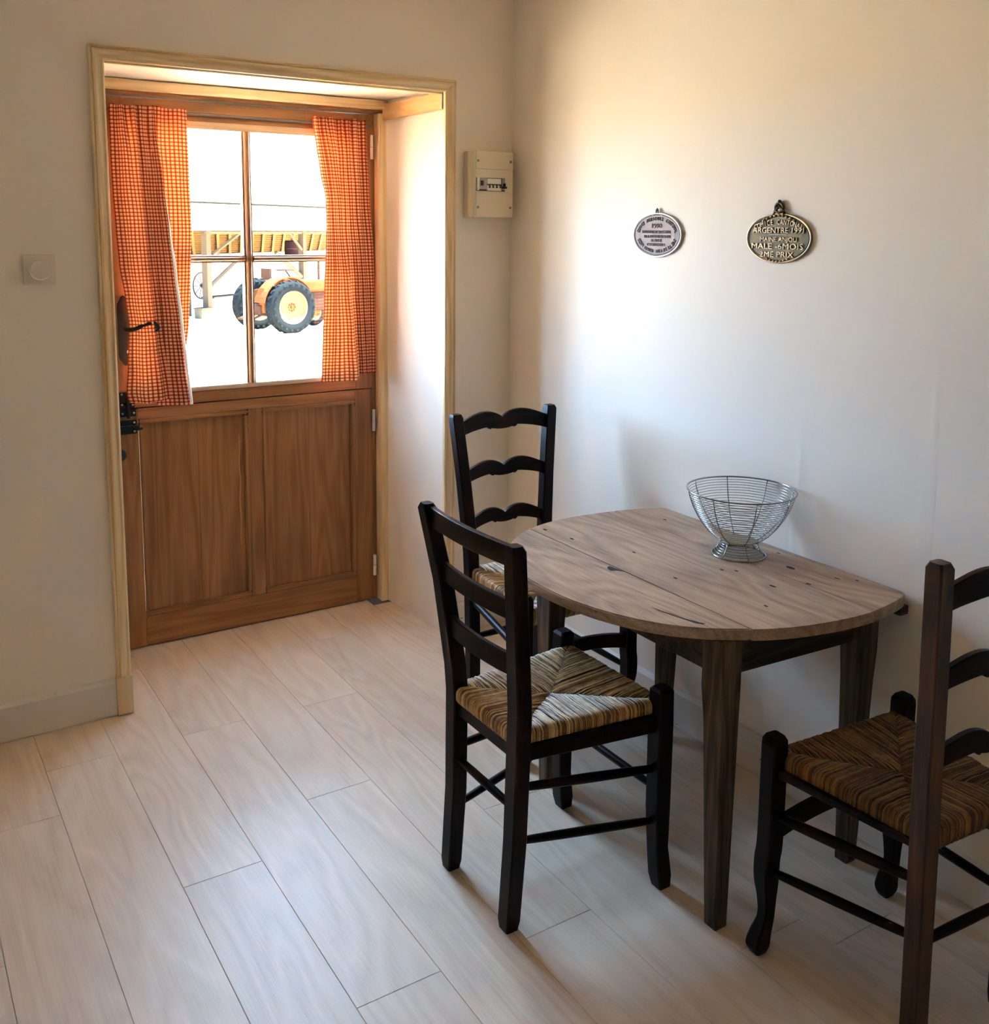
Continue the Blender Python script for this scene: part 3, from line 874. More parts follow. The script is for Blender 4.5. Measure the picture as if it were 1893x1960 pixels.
for i in range(4):
    xa = -W2 + 0.0555 + i * 0.0148
    br = box('breaker', xa, xa + 0.0060, -0.0692, -0.0651, 0.1021, 0.112, BREAKW, bx, 0.0004)
    box('toggle', xa + 0.0065, xa + 0.0135, -0.0715, -0.0651, 0.1023, 0.110, plain('grey_toggle', (0.09, 0.075, 0.06, 1), 0.5) if i == 0 else bpy.data.materials['grey_toggle'], br, 0.0006)
e1 = box('end_switch', -W2 + 0.118, -W2 + 0.130, -0.0690, -0.0651, 0.096, 0.136, GREYP, bx, 0.0005)
box('toggle', -W2 + 0.1165, -W2 + 0.1330, -0.0780, -0.0691, 0.101, 0.108, BLACK, e1, 0.001)
box('toggle', -W2 + 0.1215, -W2 + 0.1275, -0.0780, -0.0691, 0.1085, 0.119, BLACK, e1, 0.001)
for sx, sz in ((-W2 + 0.020, 0.195), (W2 - 0.013, 0.195), (-W2 + 0.020, 0.035), (W2 - 0.013, 0.035)):
    bm = bmesh.new(); add_disc(bm, (sx, -0.0655, sz), 0.0048, 0.0016, (0, -1, 0), 16, 0.0006)
    obj('screw', bm, plain('screw_brass', (0.34, 0.25, 0.13, 1), 0.4, 0.4) if 'screw_brass' not in bpy.data.materials else bpy.data.materials['screw_brass'], bx)

dm = thing('dimmer_switch', 'square white dimmer switch with a round knob on the wall left of the door', 'light switch', (-1.5925, -0.001, 1.3715))
box('plate', -0.0415, 0.0415, -0.009, 0.0, -0.0425, 0.0425, PLASTICW, dm, 0.0022)
bm = bmesh.new(); add_disc(bm, (0.0, -0.009, 0.0), 0.0285, 0.016, (0, -1, 0), 48, 0.003); obj('knob', bm, PLASTICW, dm, smooth=True, angle=35)

# prize plaques -----------------------------------------------------
def ellipse(a, b, n=64, sx=0.0, sz=0.0):
    return [(sx + a * math.cos(2 * PI * i / n), sz + b * math.sin(2 * PI * i / n)) for i in range(n)]
def text_mesh(parts, depth, bold=0.0):
    """parts: list of (string, x, z, size, rot, xscale): returns a bmesh with extruded letters in the x/z plane, facing -y"""
    bm = bmesh.new()
    dg = None
    for s, x, z, size, rot, xs in parts:
        cu = bpy.data.curves.new('t', 'FONT')
        cu.body = s; cu.size = size; cu.align_x = 'CENTER'; cu.align_y = 'CENTER'; cu.extrude = depth; cu.resolution_u = 2
        cu.offset = bold * size
        o = bpy.data.objects.new('t', cu); COL.objects.link(o)
        bpy.context.view_layer.update()
        me = bpy.data.meshes.new_from_object(o)
        if xs < 0:
            w_ = max(v.co.x for v in me.vertices) - min(v.co.x for v in me.vertices)
            xs = -xs / w_
        Mx = Matrix.Translation((x, -0.0, z)) @ Matrix.Rotation(-rot, 4, 'Y') @ Matrix.Diagonal((xs, 1, 1, 1)) @ Matrix.Rotation(PI / 2, 4, 'X')
        me.transform(Mx); bm.from_mesh(me)
        bpy.data.objects.remove(o); bpy.data.curves.remove(cu); bpy.data.meshes.remove(me)
    return bm
def arc_text(s, a, b, size, a0, a1, upper=True, xs=0.8, cz=0.0):
    out = []
    n = len(s)
    for i, ch in enumerate(s):
        if ch == ' ': continue
        t = a0 + (a1 - a0) * i / (n - 1)
        x, z = a * math.cos(t), cz + b * math.sin(t)
        nx, nz = math.cos(t) / a, math.sin(t) / b
        ang = math.atan2(nz, nx) - PI / 2 if upper else math.atan2(nz, nx) + PI / 2
        out.append((ch, x, z, size, ang, xs))
    return out

def plaque(name, label, loc, a, b, plate_m, rim_m, dark_m, texts, letter_m, crown):
    t = thing(name, label, 'plaque', loc, PI / 2 * -1)
    # local frame: x to the right as seen, -y out of the wall, z up ; rotated so that -y local = -x world
    bm = bmesh.new(); add_prism(bm, ellipse(a, b), 0.0, -0.0045, 'y'); obj('plate', bm, plate_m, t)
    def oval_ring(rx, rz, r, y, k=6):
        bm = bmesh.new(); n = 72; rings = []
        for i in range(n):
            q = 2 * PI * i / n
            c = Vector((rx * math.cos(q), y, rz * math.sin(q))); d = Vector((math.cos(q) / rx, 0, math.sin(q) / rz)).normalized()
            rings.append([bm.verts.new(c + (d * math.cos(2 * PI * j / k) + Vector((0, 1, 0)) * math.sin(2 * PI * j / k)) * r) for j in range(k)])
        for i in range(n):
            A, B = rings[i], rings[(i + 1) % n]
            for j in range(k): bm.faces.new((A[j], A[(j + 1) % k], B[(j + 1) % k], B[j]))
        return bm
    obj('rim', oval_ring(a - 0.0015, b - 0.0015, 0.0024, -0.0045), rim_m, t, smooth=True)
    obj('inner_rim', oval_ring(a - 0.0070, b - 0.0070, 0.0009, -0.0048), dark_m, t, smooth=True)
    bm = text_mesh(texts, 0.0019)
    bmesh.ops.translate(bm, verts=bm.verts, vec=(0, -0.0052, 0))
    lt = obj('lettering', bm, letter_m, t, recalc=False); lt['kind'] = 'stuff'
    # crown ornament
    top = bpy.data.objects.new('crown', None); COL.objects.link(top); top.parent = t; top.location = (0, 0, b)
    s = crown
    bm = bmesh.new()
    for i in range(-4, 5):
        q = i / 4
        r = s * 0.115
        bmesh.ops.create_uvsphere(bm, u_segments=8, v_segments=6, radius=r, matrix=Matrix.Translation((q * s * 1.5, -0.006, -s * 0.16 - q * q * s * 0.42)))
    obj('garland', bm, rim_m, top, smooth=True)
    bm = bmesh.new()
    add_tube(bm, [(0.36 * s * math.cos(q), -0.006, 0.42 * s + 0.36 * s * math.sin(q)) for q in [2 * PI * i / 20 for i in range(21)]], s * 0.12, 6)
    add_tube(bm, [(-0.55 * s, -0.006, -0.1 * s), (-0.40 * s, -0.006, 0.2 * s), (-0.1 * s, -0.006, 0.42 * s), (0, -0.006, 0.75 * s)], s * 0.10, 6)
    add_tube(bm, [(0.55 * s, -0.006, -0.1 * s), (0.40 * s, -0.006, 0.2 * s), (0.1 * s, -0.006, 0.42 * s), (0, -0.006, 0.75 * s)], s * 0.10, 6)
    obj('scrolls', bm, dark_m, top, smooth=True)
    bm = bmesh.new()
    bmesh.ops.create_uvsphere(bm, u_segments=10, v_segments=8, radius=s * 0.16, matrix=Matrix.Translation((0, -0.006, 0.86 * s)))
    obj('finial', bm, dark_m, top, smooth=True)
    bm = bmesh.new()
    for i in range(-3, 4):
        q = i / 3
        bmesh.ops.create_uvsphere(bm, u_segments=8, v_segments=6, radius=s * 0.10, matrix=Matrix.Translation((q * s * 1.0, -0.006, -2 * b + s * 0.12 + q * q * s * 0.2)))
    obj('foot_garland', bm, rim_m, top, smooth=True)
    return t
A1, B1 = 0.106, 0.0655
T1 = arc_text('COMICE AGRICOLE CANTONAL', 0.084, 0.0475, 0.0150, PI * 0.935, PI * 0.065, True, 0.72) + \
     [('1990', -0.002, 0.0262, 0.0190, 0, -0.042), ('REPRODUCTION A GENISSE', -0.002, 0.0085, 0.0120, 0, -0.124), ('18 A 24 MOIS PLEINES', 0.002, -0.0050, 0.0120, 0, -0.115),
      ('2E PRIX', -0.002, -0.0165, 0.0118, 0, -0.046), ('OFFERT PAR LE', -0.002, -0.0290, 0.0118, 0, -0.078)] + \
     arc_text('CREDIT MUTUEL TOUR DE LA ZONE', 0.084, 0.0485, 0.0145, PI * 1.10, PI * 1.90, False, 0.66)
plaque('prize_plaque', 'small silver oval prize plaque dated 1990 on the right wall', (-0.001, -0.800, 1.4845), A1, B1, SILVER, SILVERE, SILVERL, T1, SILVERL, 0.0135)
A2, B2 = 0.1075, 0.0640
T2 = arc_text('COMICE CANTONAL', 0.24, 0.24, 0.0185, PI / 2 + 0.325, PI / 2 - 0.325, True, 0.80, -0.199) + \
     [('ARGENTRE\u00b71991', 0.002, 0.0195, 0.0205, 0, -0.170), ('MAINE ANJOU', 0.002, -0.0035, 0.0165, 0, -0.122), ('MALE -6MOIS', -0.002, -0.0215, 0.0210, 0, -0.172), ('2ME PRIX', -0.002, -0.0425, 0.0205, 0, -0.112), ('_', 0.0, 0.0145, 0.0140, 0, -0.060)]
plaque('prize_plaque', 'larger bronze oval prize plaque dated 1991, topped by an ornate crest', (-0.001, -1.267, 1.4810), A2, B2, BRONZE, BRONZEL, BRONZED, T2, BRONZEL, 0.034)

# ------------------------------------------------------------------ table
TX, TY = -0.33, -1.33
tb = thing('demilune_table', 'weathered wooden half oval table standing against the right wall', 'table', (TX, TY, 0))
ZT, TT = 0.668, 0.026
outline = [(-0.015, -0.885), (-0.060, -0.862), (-0.130, -0.842), (-0.215, -0.826), (-0.311, -0.820), (-0.395, -0.824), (-0.465, -0.842), (-0.530, -0.870), (-0.590, -0.915),
           (-0.645, -0.975), (-0.688, -1.050), (-0.713, -1.135), (-0.722, -1.225), (-0.718, -1.320), (-0.700, -1.410), (-0.670, -1.490), (-0.628, -1.562), (-0.570, -1.622),
           (-0.495, -1.672), (-0.405, -1.714), (-0.300, -1.738), (-0.200, -1.748), (-0.118, -1.742), (-0.050, -1.728), (-0.022, -1.716), (-0.015, -1.700)]
def smooth_outline(pts, it=2):
    # corner cutting but keep the straight wall edge (last -> first)
    for _ in range(it):
        q = [pts[0]]
        for a, b in zip(pts, pts[1:]):
            q.append((a[0] * .75 + b[0] * .25, a[1] * .75 + b[1] * .25)); q.append((a[0] * .25 + b[0] * .75, a[1] * .25 + b[1] * .75))
        q.append(pts[-1]); pts = q
    return pts
outline = smooth_outline(outline)
def clip_poly(poly, x, keep_less):
    out = []
    n = len(poly)
    for i in range(n):
        a, b = poly[i], poly[(i + 1) % n]
        ia = (a[0] <= x) if keep_less else (a[0] >= x); ib = (b[0] <= x) if keep_less else (b[0] >= x)
        if ia: out.append(a)
        if ia != ib:
            f = (x - a[0]) / (b[0] - a[0]); out.append((x, a[1] + (b[1] - a[1]) * f))
    return out
edges_x = [-0.80, -0.4842, -0.1722, 0.0]
for k in range(3):
    p = clip_poly(clip_poly(outline, edges_x[k] + 0.0013, False), edges_x[k + 1] - 0.0013, True)
    p = [(a - TX, b - TY) for a, b in p]
    bm = bmesh.new()
    add_prism(bm, p, ZT - TT - 0.0006 * k, ZT - 0.0006 * (k % 2), 'z')
    bmesh.ops.recalc_face_normals(bm, faces=bm.faces)
    es = [e for e in bm.edges if abs(e.verts[0].co.z - e.verts[1].co.z) < 1e-5]
    bmesh.ops.bevel(bm, geom=es, offset=0.0035 if k != 9 else 0.002, segments=2, affect='EDGES', clamp_overlap=True)
    obj('top_board', bm, TABLE, tb, smooth=True, angle=35)
# knots, nail holes and the split in the front board: shallow dark inlays
DARKH = plain('dark_knot', (0.014, 0.007, 0.004, 1), 0.8)
def blot(pts, z=ZT):
    bm = bmesh.new()
    vs = [bm.verts.new((x - TX, y - TY, z + 0.00025)) for x, y in pts]; bm.faces.new(vs)
    r = bmesh.ops.extrude_face_region(bm, geom=list(bm.faces))
    bmesh.ops.translate(bm, verts=[v for v in r['geom'] if isinstance(v, bmesh.types.BMVert)], vec=(0, 0, -0.003))
    return obj('knot', bm, DARKH, tb)
def oval_blot(cx, cy, rx, ry, seed):
    rr = random.Random(seed)
    return blot([(cx + rx * math.cos(2 * PI * i / 10) * rr.uniform(.75, 1.1), cy + ry * math.sin(2 * PI * i / 10) * rr.uniform(.75, 1.1)) for i in range(10)])
blot([(-0.4925, -1.212), (-0.488, -1.262), (-0.4990, -1.246), (-0.5120, -1.240), (-0.5085, -1.222), (-0.502, -1.214)])
for i, (x, y, a, b) in enumerate([(-0.455, -0.880, .004, .008), (-0.44, -0.985, .004, .008), (-0.37, -1.16, .003, .006), (-0.27, -1.375, .003, .007), (-0.245, -1.40, .003, .006), (-0.112, -1.455, .007, .015),
                                  (-0.05, -1.36, .003, .006), (-0.075, -1.565, .003, .009), (-0.165, -1.555, .004, .009), (-0.10, -0.98, .004, .008), (-0.41, -1.36, .003, .007), (-0.25, -1.52, .004, .010),
                                  (-0.36, -1.60, .003, .006), (-0.045, -1.60, .003, .006)]):
    oval_blot(x, y, a, b, i)
blot([(-0.585, -1.470), (-0.581, -1.500), (-0.573, -1.530), (-0.567, -1.560), (-0.555, -1.590), (-0.549, -1.604), (-0.557, -1.6035), (-0.566, -1.590), (-0.573, -1.558), (-0.579, -1.53), (-0.586, -1.50)])
# legs
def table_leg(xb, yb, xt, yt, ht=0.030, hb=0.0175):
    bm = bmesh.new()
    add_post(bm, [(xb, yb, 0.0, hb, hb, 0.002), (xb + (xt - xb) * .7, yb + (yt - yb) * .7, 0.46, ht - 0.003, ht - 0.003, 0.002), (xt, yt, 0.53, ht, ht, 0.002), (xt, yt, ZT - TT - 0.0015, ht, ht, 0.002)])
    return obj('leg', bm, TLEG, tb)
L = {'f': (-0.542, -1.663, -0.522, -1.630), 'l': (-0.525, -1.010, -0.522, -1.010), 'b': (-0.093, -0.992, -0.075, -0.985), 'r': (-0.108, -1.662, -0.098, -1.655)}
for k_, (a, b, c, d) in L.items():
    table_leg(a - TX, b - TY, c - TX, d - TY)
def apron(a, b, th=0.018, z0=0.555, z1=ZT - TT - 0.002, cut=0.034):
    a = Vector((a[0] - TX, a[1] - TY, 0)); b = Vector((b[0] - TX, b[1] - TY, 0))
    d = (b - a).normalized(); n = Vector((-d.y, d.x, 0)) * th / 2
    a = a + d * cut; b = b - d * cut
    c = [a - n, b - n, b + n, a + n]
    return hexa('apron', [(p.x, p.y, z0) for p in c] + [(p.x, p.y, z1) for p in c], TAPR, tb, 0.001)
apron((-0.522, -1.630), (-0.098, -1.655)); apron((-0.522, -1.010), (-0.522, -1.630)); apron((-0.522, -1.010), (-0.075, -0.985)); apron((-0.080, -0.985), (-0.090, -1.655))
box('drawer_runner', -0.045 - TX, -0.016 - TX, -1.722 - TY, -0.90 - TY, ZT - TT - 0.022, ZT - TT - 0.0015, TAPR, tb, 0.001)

# ------------------------------------------------------------------ chairs
def slat(name, xl, xr, zt, zb, ctr_y, sag, thick, top_f, bot_f, mat, parent, n=48):
    """board between the posts: curved backwards by sag; top_f/bot_f(u) give extra height, u in -1..1"""
    bm = bmesh.new()
    rings = []
    for i in range(n + 1):
        u = -1 + 2 * i / n
        x = xl + (xr - xl) * i / n
        y = ctr_y - sag * (1 - u * u)
        a, b = zt + top_f(u), zb + bot_f(u)
        h = thick / 2
        c = 0.002
        rings.append([bm.verts.new(p) for p in ((x, y - h, b + c), (x, y - h + c, b), (x, y + h - c, b), (x, y + h, b + c), (x, y + h, a - c), (x, y + h - c, a), (x, y - h + c, a), (x, y - h, a - c))])
    for a, b in zip(rings, rings[1:]):
        for k in range(8): bm.faces.new((a[k], a[(k + 1) % 8], b[(k + 1) % 8], b[k]))
    bm.faces.new(rings[0][::-1]); bm.faces.new(rings[-1])
    return obj(name, bm, mat, parent, smooth=True, angle=32)
def rung(name, a, b, r, mat, parent):
    bm = bmesh.new()
    a, b = Vector(a), Vector(b)
    pts = [a + (b - a) * f for f in (0, .12, .3, .5, .7, .88, 1)]
    add_tube(bm, pts, [r * .72, r * .9, r, r * 1.04, r, r * .9, r * .72], 12)
    return obj(name, bm, mat, parent, smooth=True, angle=50)

def rush_seat(parent, FL, FR, BR, BL, zs, mat, seed=1, pitch=0.0040, sag=0.010, th=0.034):
    """woven seat: strands run square to each rail, turn over it, and meet on the diagonals"""
    rr = random.Random(seed)
    C = [Vector((*p, 0)) for p in (FL, FR, BR, BL)]
    P = (C[0] + C[1] + C[2] + C[3]) / 4 + Vector((0, 0.0, 0))
    bm = bmesh.new()
    for s in range(4):
        A, B = C[s], C[(s + 1) % 4]
        d = (B - A); Ln = d.length; d.normalize()
        n = Vector((-d.y, d.x, 0))
        if n.dot(P - A) < 0: n = -n
        tp = (P - A).dot(d); H = (P - A).dot(n)
        N = int(Ln / pitch)
        for i in range(N):
            t = (i + 0.5) / N * Ln + rr.uniform(-0.0006, 0.0006)
            h = H * (t / tp if t < tp else (Ln - t) / (Ln - tp))
            e = min(t, Ln - t) / (Ln * 0.5)
            if e < 0.05: h = max(h, 0.014)
            r = pitch * 0.47 * rr.uniform(0.78, 1.12)
            dz = rr.uniform(-0.0012, 0.0012)
            bulge = 0.004 * (1 - e) - 0.003 * e
            drop = lambda q: -sag * min(1, max(0, (q - 0.012) / (H * 0.9))) ** 0.8
            path = []
            # over the top
            m = max(2, int(h / 0.03) + 1)
            for j in range(m + 1):
                q = h - (h - 0.012) * j / m
                wob = rr.uniform(-0.0011, 0.0011)
                path.append((q, drop(q) + dz + (-0.0035 if j == 0 else 0), wob))
            for ang in (30, 60, 90):
                a_ = math.radians(ang)
                path.append((0.012 - 0.013 * math.sin(a_), -0.012 * (1 - math.cos(a_)) + dz, 0))
            path.append((-0.001, -th * 0.75, 0)); path.append((0.004, -th, 0)); path.append((0.016, -th - 0.002, 0))
            pts = [A + d * (t + w) + n * q + Vector((0, 0, zs + z)) for q, z, w in path]
            rings = []
            for j, p in enumerate(pts):
                tg = (pts[min(j + 1, len(pts) - 1)] - pts[max(j - 1, 0)]).normalized()
                up = d.cross(tg)
                if j < m + 1 and up.z < 0: up = -up
                if j >= m + 1:
                    out = (-n * 1.0 + Vector((0, 0, 0.4))) if j < len(pts) - 1 else Vector((0, 0, -1))
                    if up.dot(out) < 0: up = -up
                rk = r * (0.6 if j == 0 else 1)
                rings.append([bm.verts.new(p + d * (-rk)), bm.verts.new(p + d * (-rk * .6) + up * rk * .75), bm.verts.new(p + up * rk), bm.verts.new(p + d * (rk * .6) + up * rk * .75), bm.verts.new(p + d * rk)])
            for a, b in zip(rings, rings[1:]):
                for k in range(4): bm.faces.new((a[k], a[k + 1], b[k + 1], b[k]))
    st = obj('rush_strands', bm, mat, parent, smooth=True, recalc=False)
    st['kind'] = 'stuff'
    # padding inside
    bm = bmesh.new()
    def inset(c, q): return c + (P - c).normalized() * q
    top = [inset(c, 0.020) for c in C]
    lo = [bm.verts.new((c.x, c.y, zs - th + 0.002)) for c in top]
    hi = [bm.verts.new((c.x, c.y, zs - 0.0045)) for c in top]
    cen = bm.verts.new((P.x, P.y, zs - sag - 0.005))
    bm.faces.new(lo[::-1])
    for k in range(4):
        bm.faces.new((lo[k], lo[(k + 1) % 4], hi[(k + 1) % 4], hi[k])); bm.faces.new((hi[k], hi[(k + 1) % 4], cen))
    obj('seat_padding', bm, RUSHB, parent)
    return st

def plain_chair(loc, rotz, label):
    """ladder-back with three straight slats; local +y = front"""
    t = thing('ladder_back_chair', label, 'chair', loc, rotz, 'rush seated dining chairs')
    hf, depth = 0.185, 0.355                       # front legs at (+-hf, 0), back posts at y=-depth
    zs = 0.452
    for s in (-1, 1):
        bm = bmesh.new()
        add_post(bm, [(s * (hf + 0.004), 0.014, 0.0, .0165, .0165, .003), (s * (hf + 0.003), 0.010, 0.03, .020, .020, .003), (s * hf, 0.003, 0.10, .0185, .0185, .003), (s * hf, 0.0, 0.20, .021, .021, .003),
                      (s * hf, 0, 0.40, .0215, .0215, .003), (s * hf, 0, 0.480, .0205, .0205, .003), (s * hf, 0, 0.487, .015, .015, .004)])
        obj('leg', bm, CHAIR, t, smooth=True, angle=28)
        bm = bmesh.new()
        p = [(0.124, -0.365, 0.0, .0165), (0.124, -0.364, 0.02, .0195), (0.125, -0.352, 0.20, .0205), (0.129, -0.348, 0.44, .021), (0.134, -0.350, 0.50, .021), (0.153, -0.372, 0.70, .0195), (0.180, -0.398, 0.868, .0185)]
        add_post(bm, [(s * x, y, z, a, a * .92, .003) for x, y, z, a in p] + [(s * 0.181, -0.399, 0.880, .0135, .012, .004)])
        obj('back_post', bm, CHAIR, t, smooth=True, angle=28)
    for zc, hh, yy, xx in ((0.852, 0.0225, -0.394, 0.162), (0.727, 0.0215, -0.374, 0.142), (0.600, 0.0235, -0.361, 0.130)):
        f0 = lambda u: 0.0
        slat('slat', -xx, xx, zc + hh, zc - hh, yy, 0.012, 0.013, f0, lambda u: (-0.006 if abs(u) > 0.93 else 0) , CHAIRX, t)
    # seat rails under the rush
    for a, b in (((-hf, 0), (hf, 0)), ((hf, 0), (0.13, -0.348)), ((-hf, 0), (-0.13, -0.348)), ((-0.13, -0.348), (0.13, -0.348))):
        A, B = Vector((*a, 0)), Vector((*b, 0)); d = (B - A).normalized(); n = Vector((-d.y, d.x, 0)) * 0.009
        A += d * 0.018; B -= d * 0.018
        c = [A - n, B - n, B + n, A + n]
        hexa('seat_rail', [(p.x, p.y, 0.384) for p in c] + [(p.x, p.y, 0.4235) for p in c], CHAIRX, t, 0.002)
    rush_seat(t, (-hf + 0.004, 0.016), (hf - 0.004, 0.016), (0.135, -0.362), (-0.135, -0.362), zs, RUSH, 1)
    rung('side_rung', (0.126, -0.350, 0.322), (hf, 0, 0.292), .0105, CHAIR, t); rung('side_rung', (0.126, -0.354, 0.200), (hf, 0, 0.165), .0098, CHAIR, t)
    rung('side_rung', (-0.126, -0.350, 0.300), (-hf, 0, 0.285), .0105, CHAIR, t); rung('side_rung', (-0.126, -0.354, 0.150), (-hf, 0, 0.195), .0098, CHAIR, t)
    rung('front_rung', (-hf, 0, 0.240), (hf, 0, 0.238), .0095, CHAIR, t)
    rung('back_rung', (-0.125, -0.352, 0.275), (0.125, -0.352, 0.272), .0095, CHAIR, t)
    return t

def humps(u):      # scalloped top edge of the shaped slats
    a = abs(u)
    return 0.026 * math.sin(PI * min(1.0, (1.03 - a) / 1.25)) ** 1.1 - 0.008 * math.exp(-(a / 0.12) ** 1.0)
def arches(u):
    a = abs(u)
    v = 0.022 * (1 - (a ** 2)) ** 0.8
    if a < 0.34: v = 0.020 - 0.010 * math.cos(a / 0.34 * PI / 2) ** 0.7 - (0.004 if 0.25 < a < 0.34 else 0)
    return v
def shaped_chair(loc, rotz, label, depth, dtop, rush, post_mat, H=0.935):
    t = thing('ladder_back_chair', label, 'chair', loc, rotz, 'rush seated dining chairs')
    hf = 0.190
    zs = 0.452
    for s in (-1, 1):
        bm = bmesh.new()
        add_post(bm, [(s * (hf + .004), 0.014, 0.0, .0125, .0125, .004), (s * (hf + .005), 0.015, 0.018, .0195, .0195, .005), (s * (hf + .003), 0.010, 0.050, .0178, .0178, .005), (s * hf, 0.001, 0.090, .0142, .0142, .004),
                      (s * hf, 0.001, 0.130, .0152, .0152, .003), (s * (hf + .002), 0.003, 0.175, .0192, .0192, .003), (s * (hf + .002), 0.003, 0.22, .0198, .0198, .003), (s * hf, 0, 0.27, .0198, .0198, .003), (s * hf, 0, 0.47, .0198, .0198, .003)], True)
        add_post(bm, [(s * hf, 0, 0.4701, .0198, .0198, .003), (s * hf, 0, 0.482, .0192, .0192, .003), (s * hf, 0, 0.491, .0150, .0150, .004)])
        obj('leg', bm, CHAIR, t, smooth=True, angle=40)
        bm = bmesh.new()
        p = [(0.128, -depth - .002, 0.0, .0170), (0.128, -depth - .002, 0.02, .0190), (0.130, -depth, 0.20, .0190), (0.136, -depth, 0.44, .0195), (0.139, -depth, 0.50, .0195), (0.156, -(depth + dtop) / 2, 0.72, .0185), (0.176, -dtop, H - 0.010, .0180)]
        add_post(bm, [(s * x, y, z, a, a * .95, .003) for x, y, z, a in p] + [(s * 0.176, -dtop, H, .0140, .0130, .004)])
        obj('back_post', bm, post_mat if s == -1 else CHAIR, t, smooth=True, angle=28)
    for zt, zb, f, xx in ((0.906, 0.862, 1.0, 0.158), (0.752, 0.714, 0.66, 0.144), (0.600, 0.564, 0.33, 0.130)):
        yy = -(depth + (dtop - depth) * f)
        slat('slat', -xx, xx, zt, zb, yy, 0.014, 0.014, humps, arches, CHAIRX, t, 72)
    for a, b in (((-hf, 0), (hf, 0)), ((hf, 0), (0.137, -depth)), ((-hf, 0), (-0.137, -depth)), ((-0.137, -depth), (0.137, -depth))):
        A, B = Vector((*a, 0)), Vector((*b, 0)); d = (B - A).normalized(); n = Vector((-d.y, d.x, 0)) * 0.009
        A += d * 0.018; B -= d * 0.018
        c = [A - n, B - n, B + n, A + n]
        hexa('seat_rail', [(p.x, p.y, 0.4065) for p in c] + [(p.x, p.y, 0.4235) for p in c], CHAIRX, t, 0.002)
    rush_seat(t, (-hf + .006, 0.016), (hf - .006, 0.016), (0.140, -depth - .010), (-0.140, -depth - .010), zs, rush, 2 + int(depth * 100), th=0.047)
    slat('front_apron', -hf + 0.018, hf - 0.018, 0.302, 0.258, 0.0, 0.0, 0.016, lambda u: 0.022 * (1 - u * u), lambda u: 0.026 * (1 - u * u), CHAIRX, t)
    for s in (-1, 1):
        rung('side_rung', (s * 0.133, -depth, 0.345), (s * hf, 0, 0.318), .0110, CHAIR, t)
        rung('side_rung', (s * 0.131, -depth, 0.232), (s * hf, 0, 0.193), .0100, CHAIR, t)
    rung('back_rung', (-0.130, -depth, 0.222), (0.130, -depth, 0.222), .0100, CHAIR, t)
    return t

plain_chair((-0.568, -1.312, 0), -PI / 2, 'nearest dark ladder-back chair with plain straight slats, left of the table')
shaped_chair((-0.336, -0.888, 0), PI, 'dark ladder-back chair with scalloped slats at the far end of the table', 0.372, 0.405, RUSH, CHAIR)
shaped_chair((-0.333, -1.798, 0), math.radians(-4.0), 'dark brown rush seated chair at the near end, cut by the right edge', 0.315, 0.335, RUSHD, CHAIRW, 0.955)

# ------------------------------------------------------------------ wire basket
wb = thing('wire_fruit_basket', 'empty footed chrome wire bowl standing on the table', 'basket', (-0.146, -1.312, ZT))
prof = [(0.138, 0.172), (0.132, 0.152), (0.124, 0.130), (0.113, 0.108), (0.099, 0.086), (0.082, 0.065), (0.062, 0.048), (0.047, 0.038)]
foot = [(0.047, 0.038), (0.049, 0.026), (0.056, 0.014), (0.067, 0.003)]
def prof_at(tab, z):
    tab = sorted(tab, key=lambda q: -q[1])
    for (ra_, za), (rb, zb) in zip(tab, tab[1:]):
        if za >= z >= zb: return ra_ + (rb - ra_) * (za - z) / (za - zb)
    return tab[-1][0]
bm = bmesh.new(); add_ringtube(bm, 0, 0, 0.172, 0.138, 0.0022, 96, 8); obj('rim', bm, CHROME, wb, smooth=True)
for i in range(19):
    z = 0.165 - i * 0.0066
    bm = bmesh.new(); add_ringtube(bm, 0, 0, z, prof_at(prof, z) - 0.001, 0.00085, 72, 6); obj('wire_ring', bm, CHROME, wb, smooth=True)
for k in range(8):
    a = 2 * PI * k / 8 + 0.25
    bm = bmesh.new(); add_tube(bm, [(r * math.cos(a), r * math.sin(a), z) for r, z in prof], 0.0013, 6); obj('rib', bm, CHROME, wb, smooth=True)
for k in range(6):
    a = 2 * PI * k / 6 + 0.1
    bm = bmesh.new(); add_tube(bm, [(r * math.cos(a), r * math.sin(a), z) for r, z in foot], 0.0013, 6); obj('foot_rib', bm, CHROME, wb, smooth=True)
for z in (0.032, 0.026, 0.020, 0.014, 0.009):
    bm = bmesh.new(); add_ringtube(bm, 0, 0, z, prof_at(foot, z), 0.00095, 64, 6); obj('foot_ring', bm, CHROME, wb, smooth=True)
bm = bmesh.new(); add_ringtube(bm, 0, 0, 0.0024, 0.068, 0.0022, 80, 8); obj('base_ring', bm, CHROME, wb, smooth=True)
bm = bmesh.new(); add_disc(bm, (0, 0, 0.036), 0.044, 0.004, (0, 0, 1), 40, 0.001); obj('bottom_plate', bm, plain('brushed_steel_plate', (0.42, 0.36, 0.28, 1), 0.35, 1.0), wb)

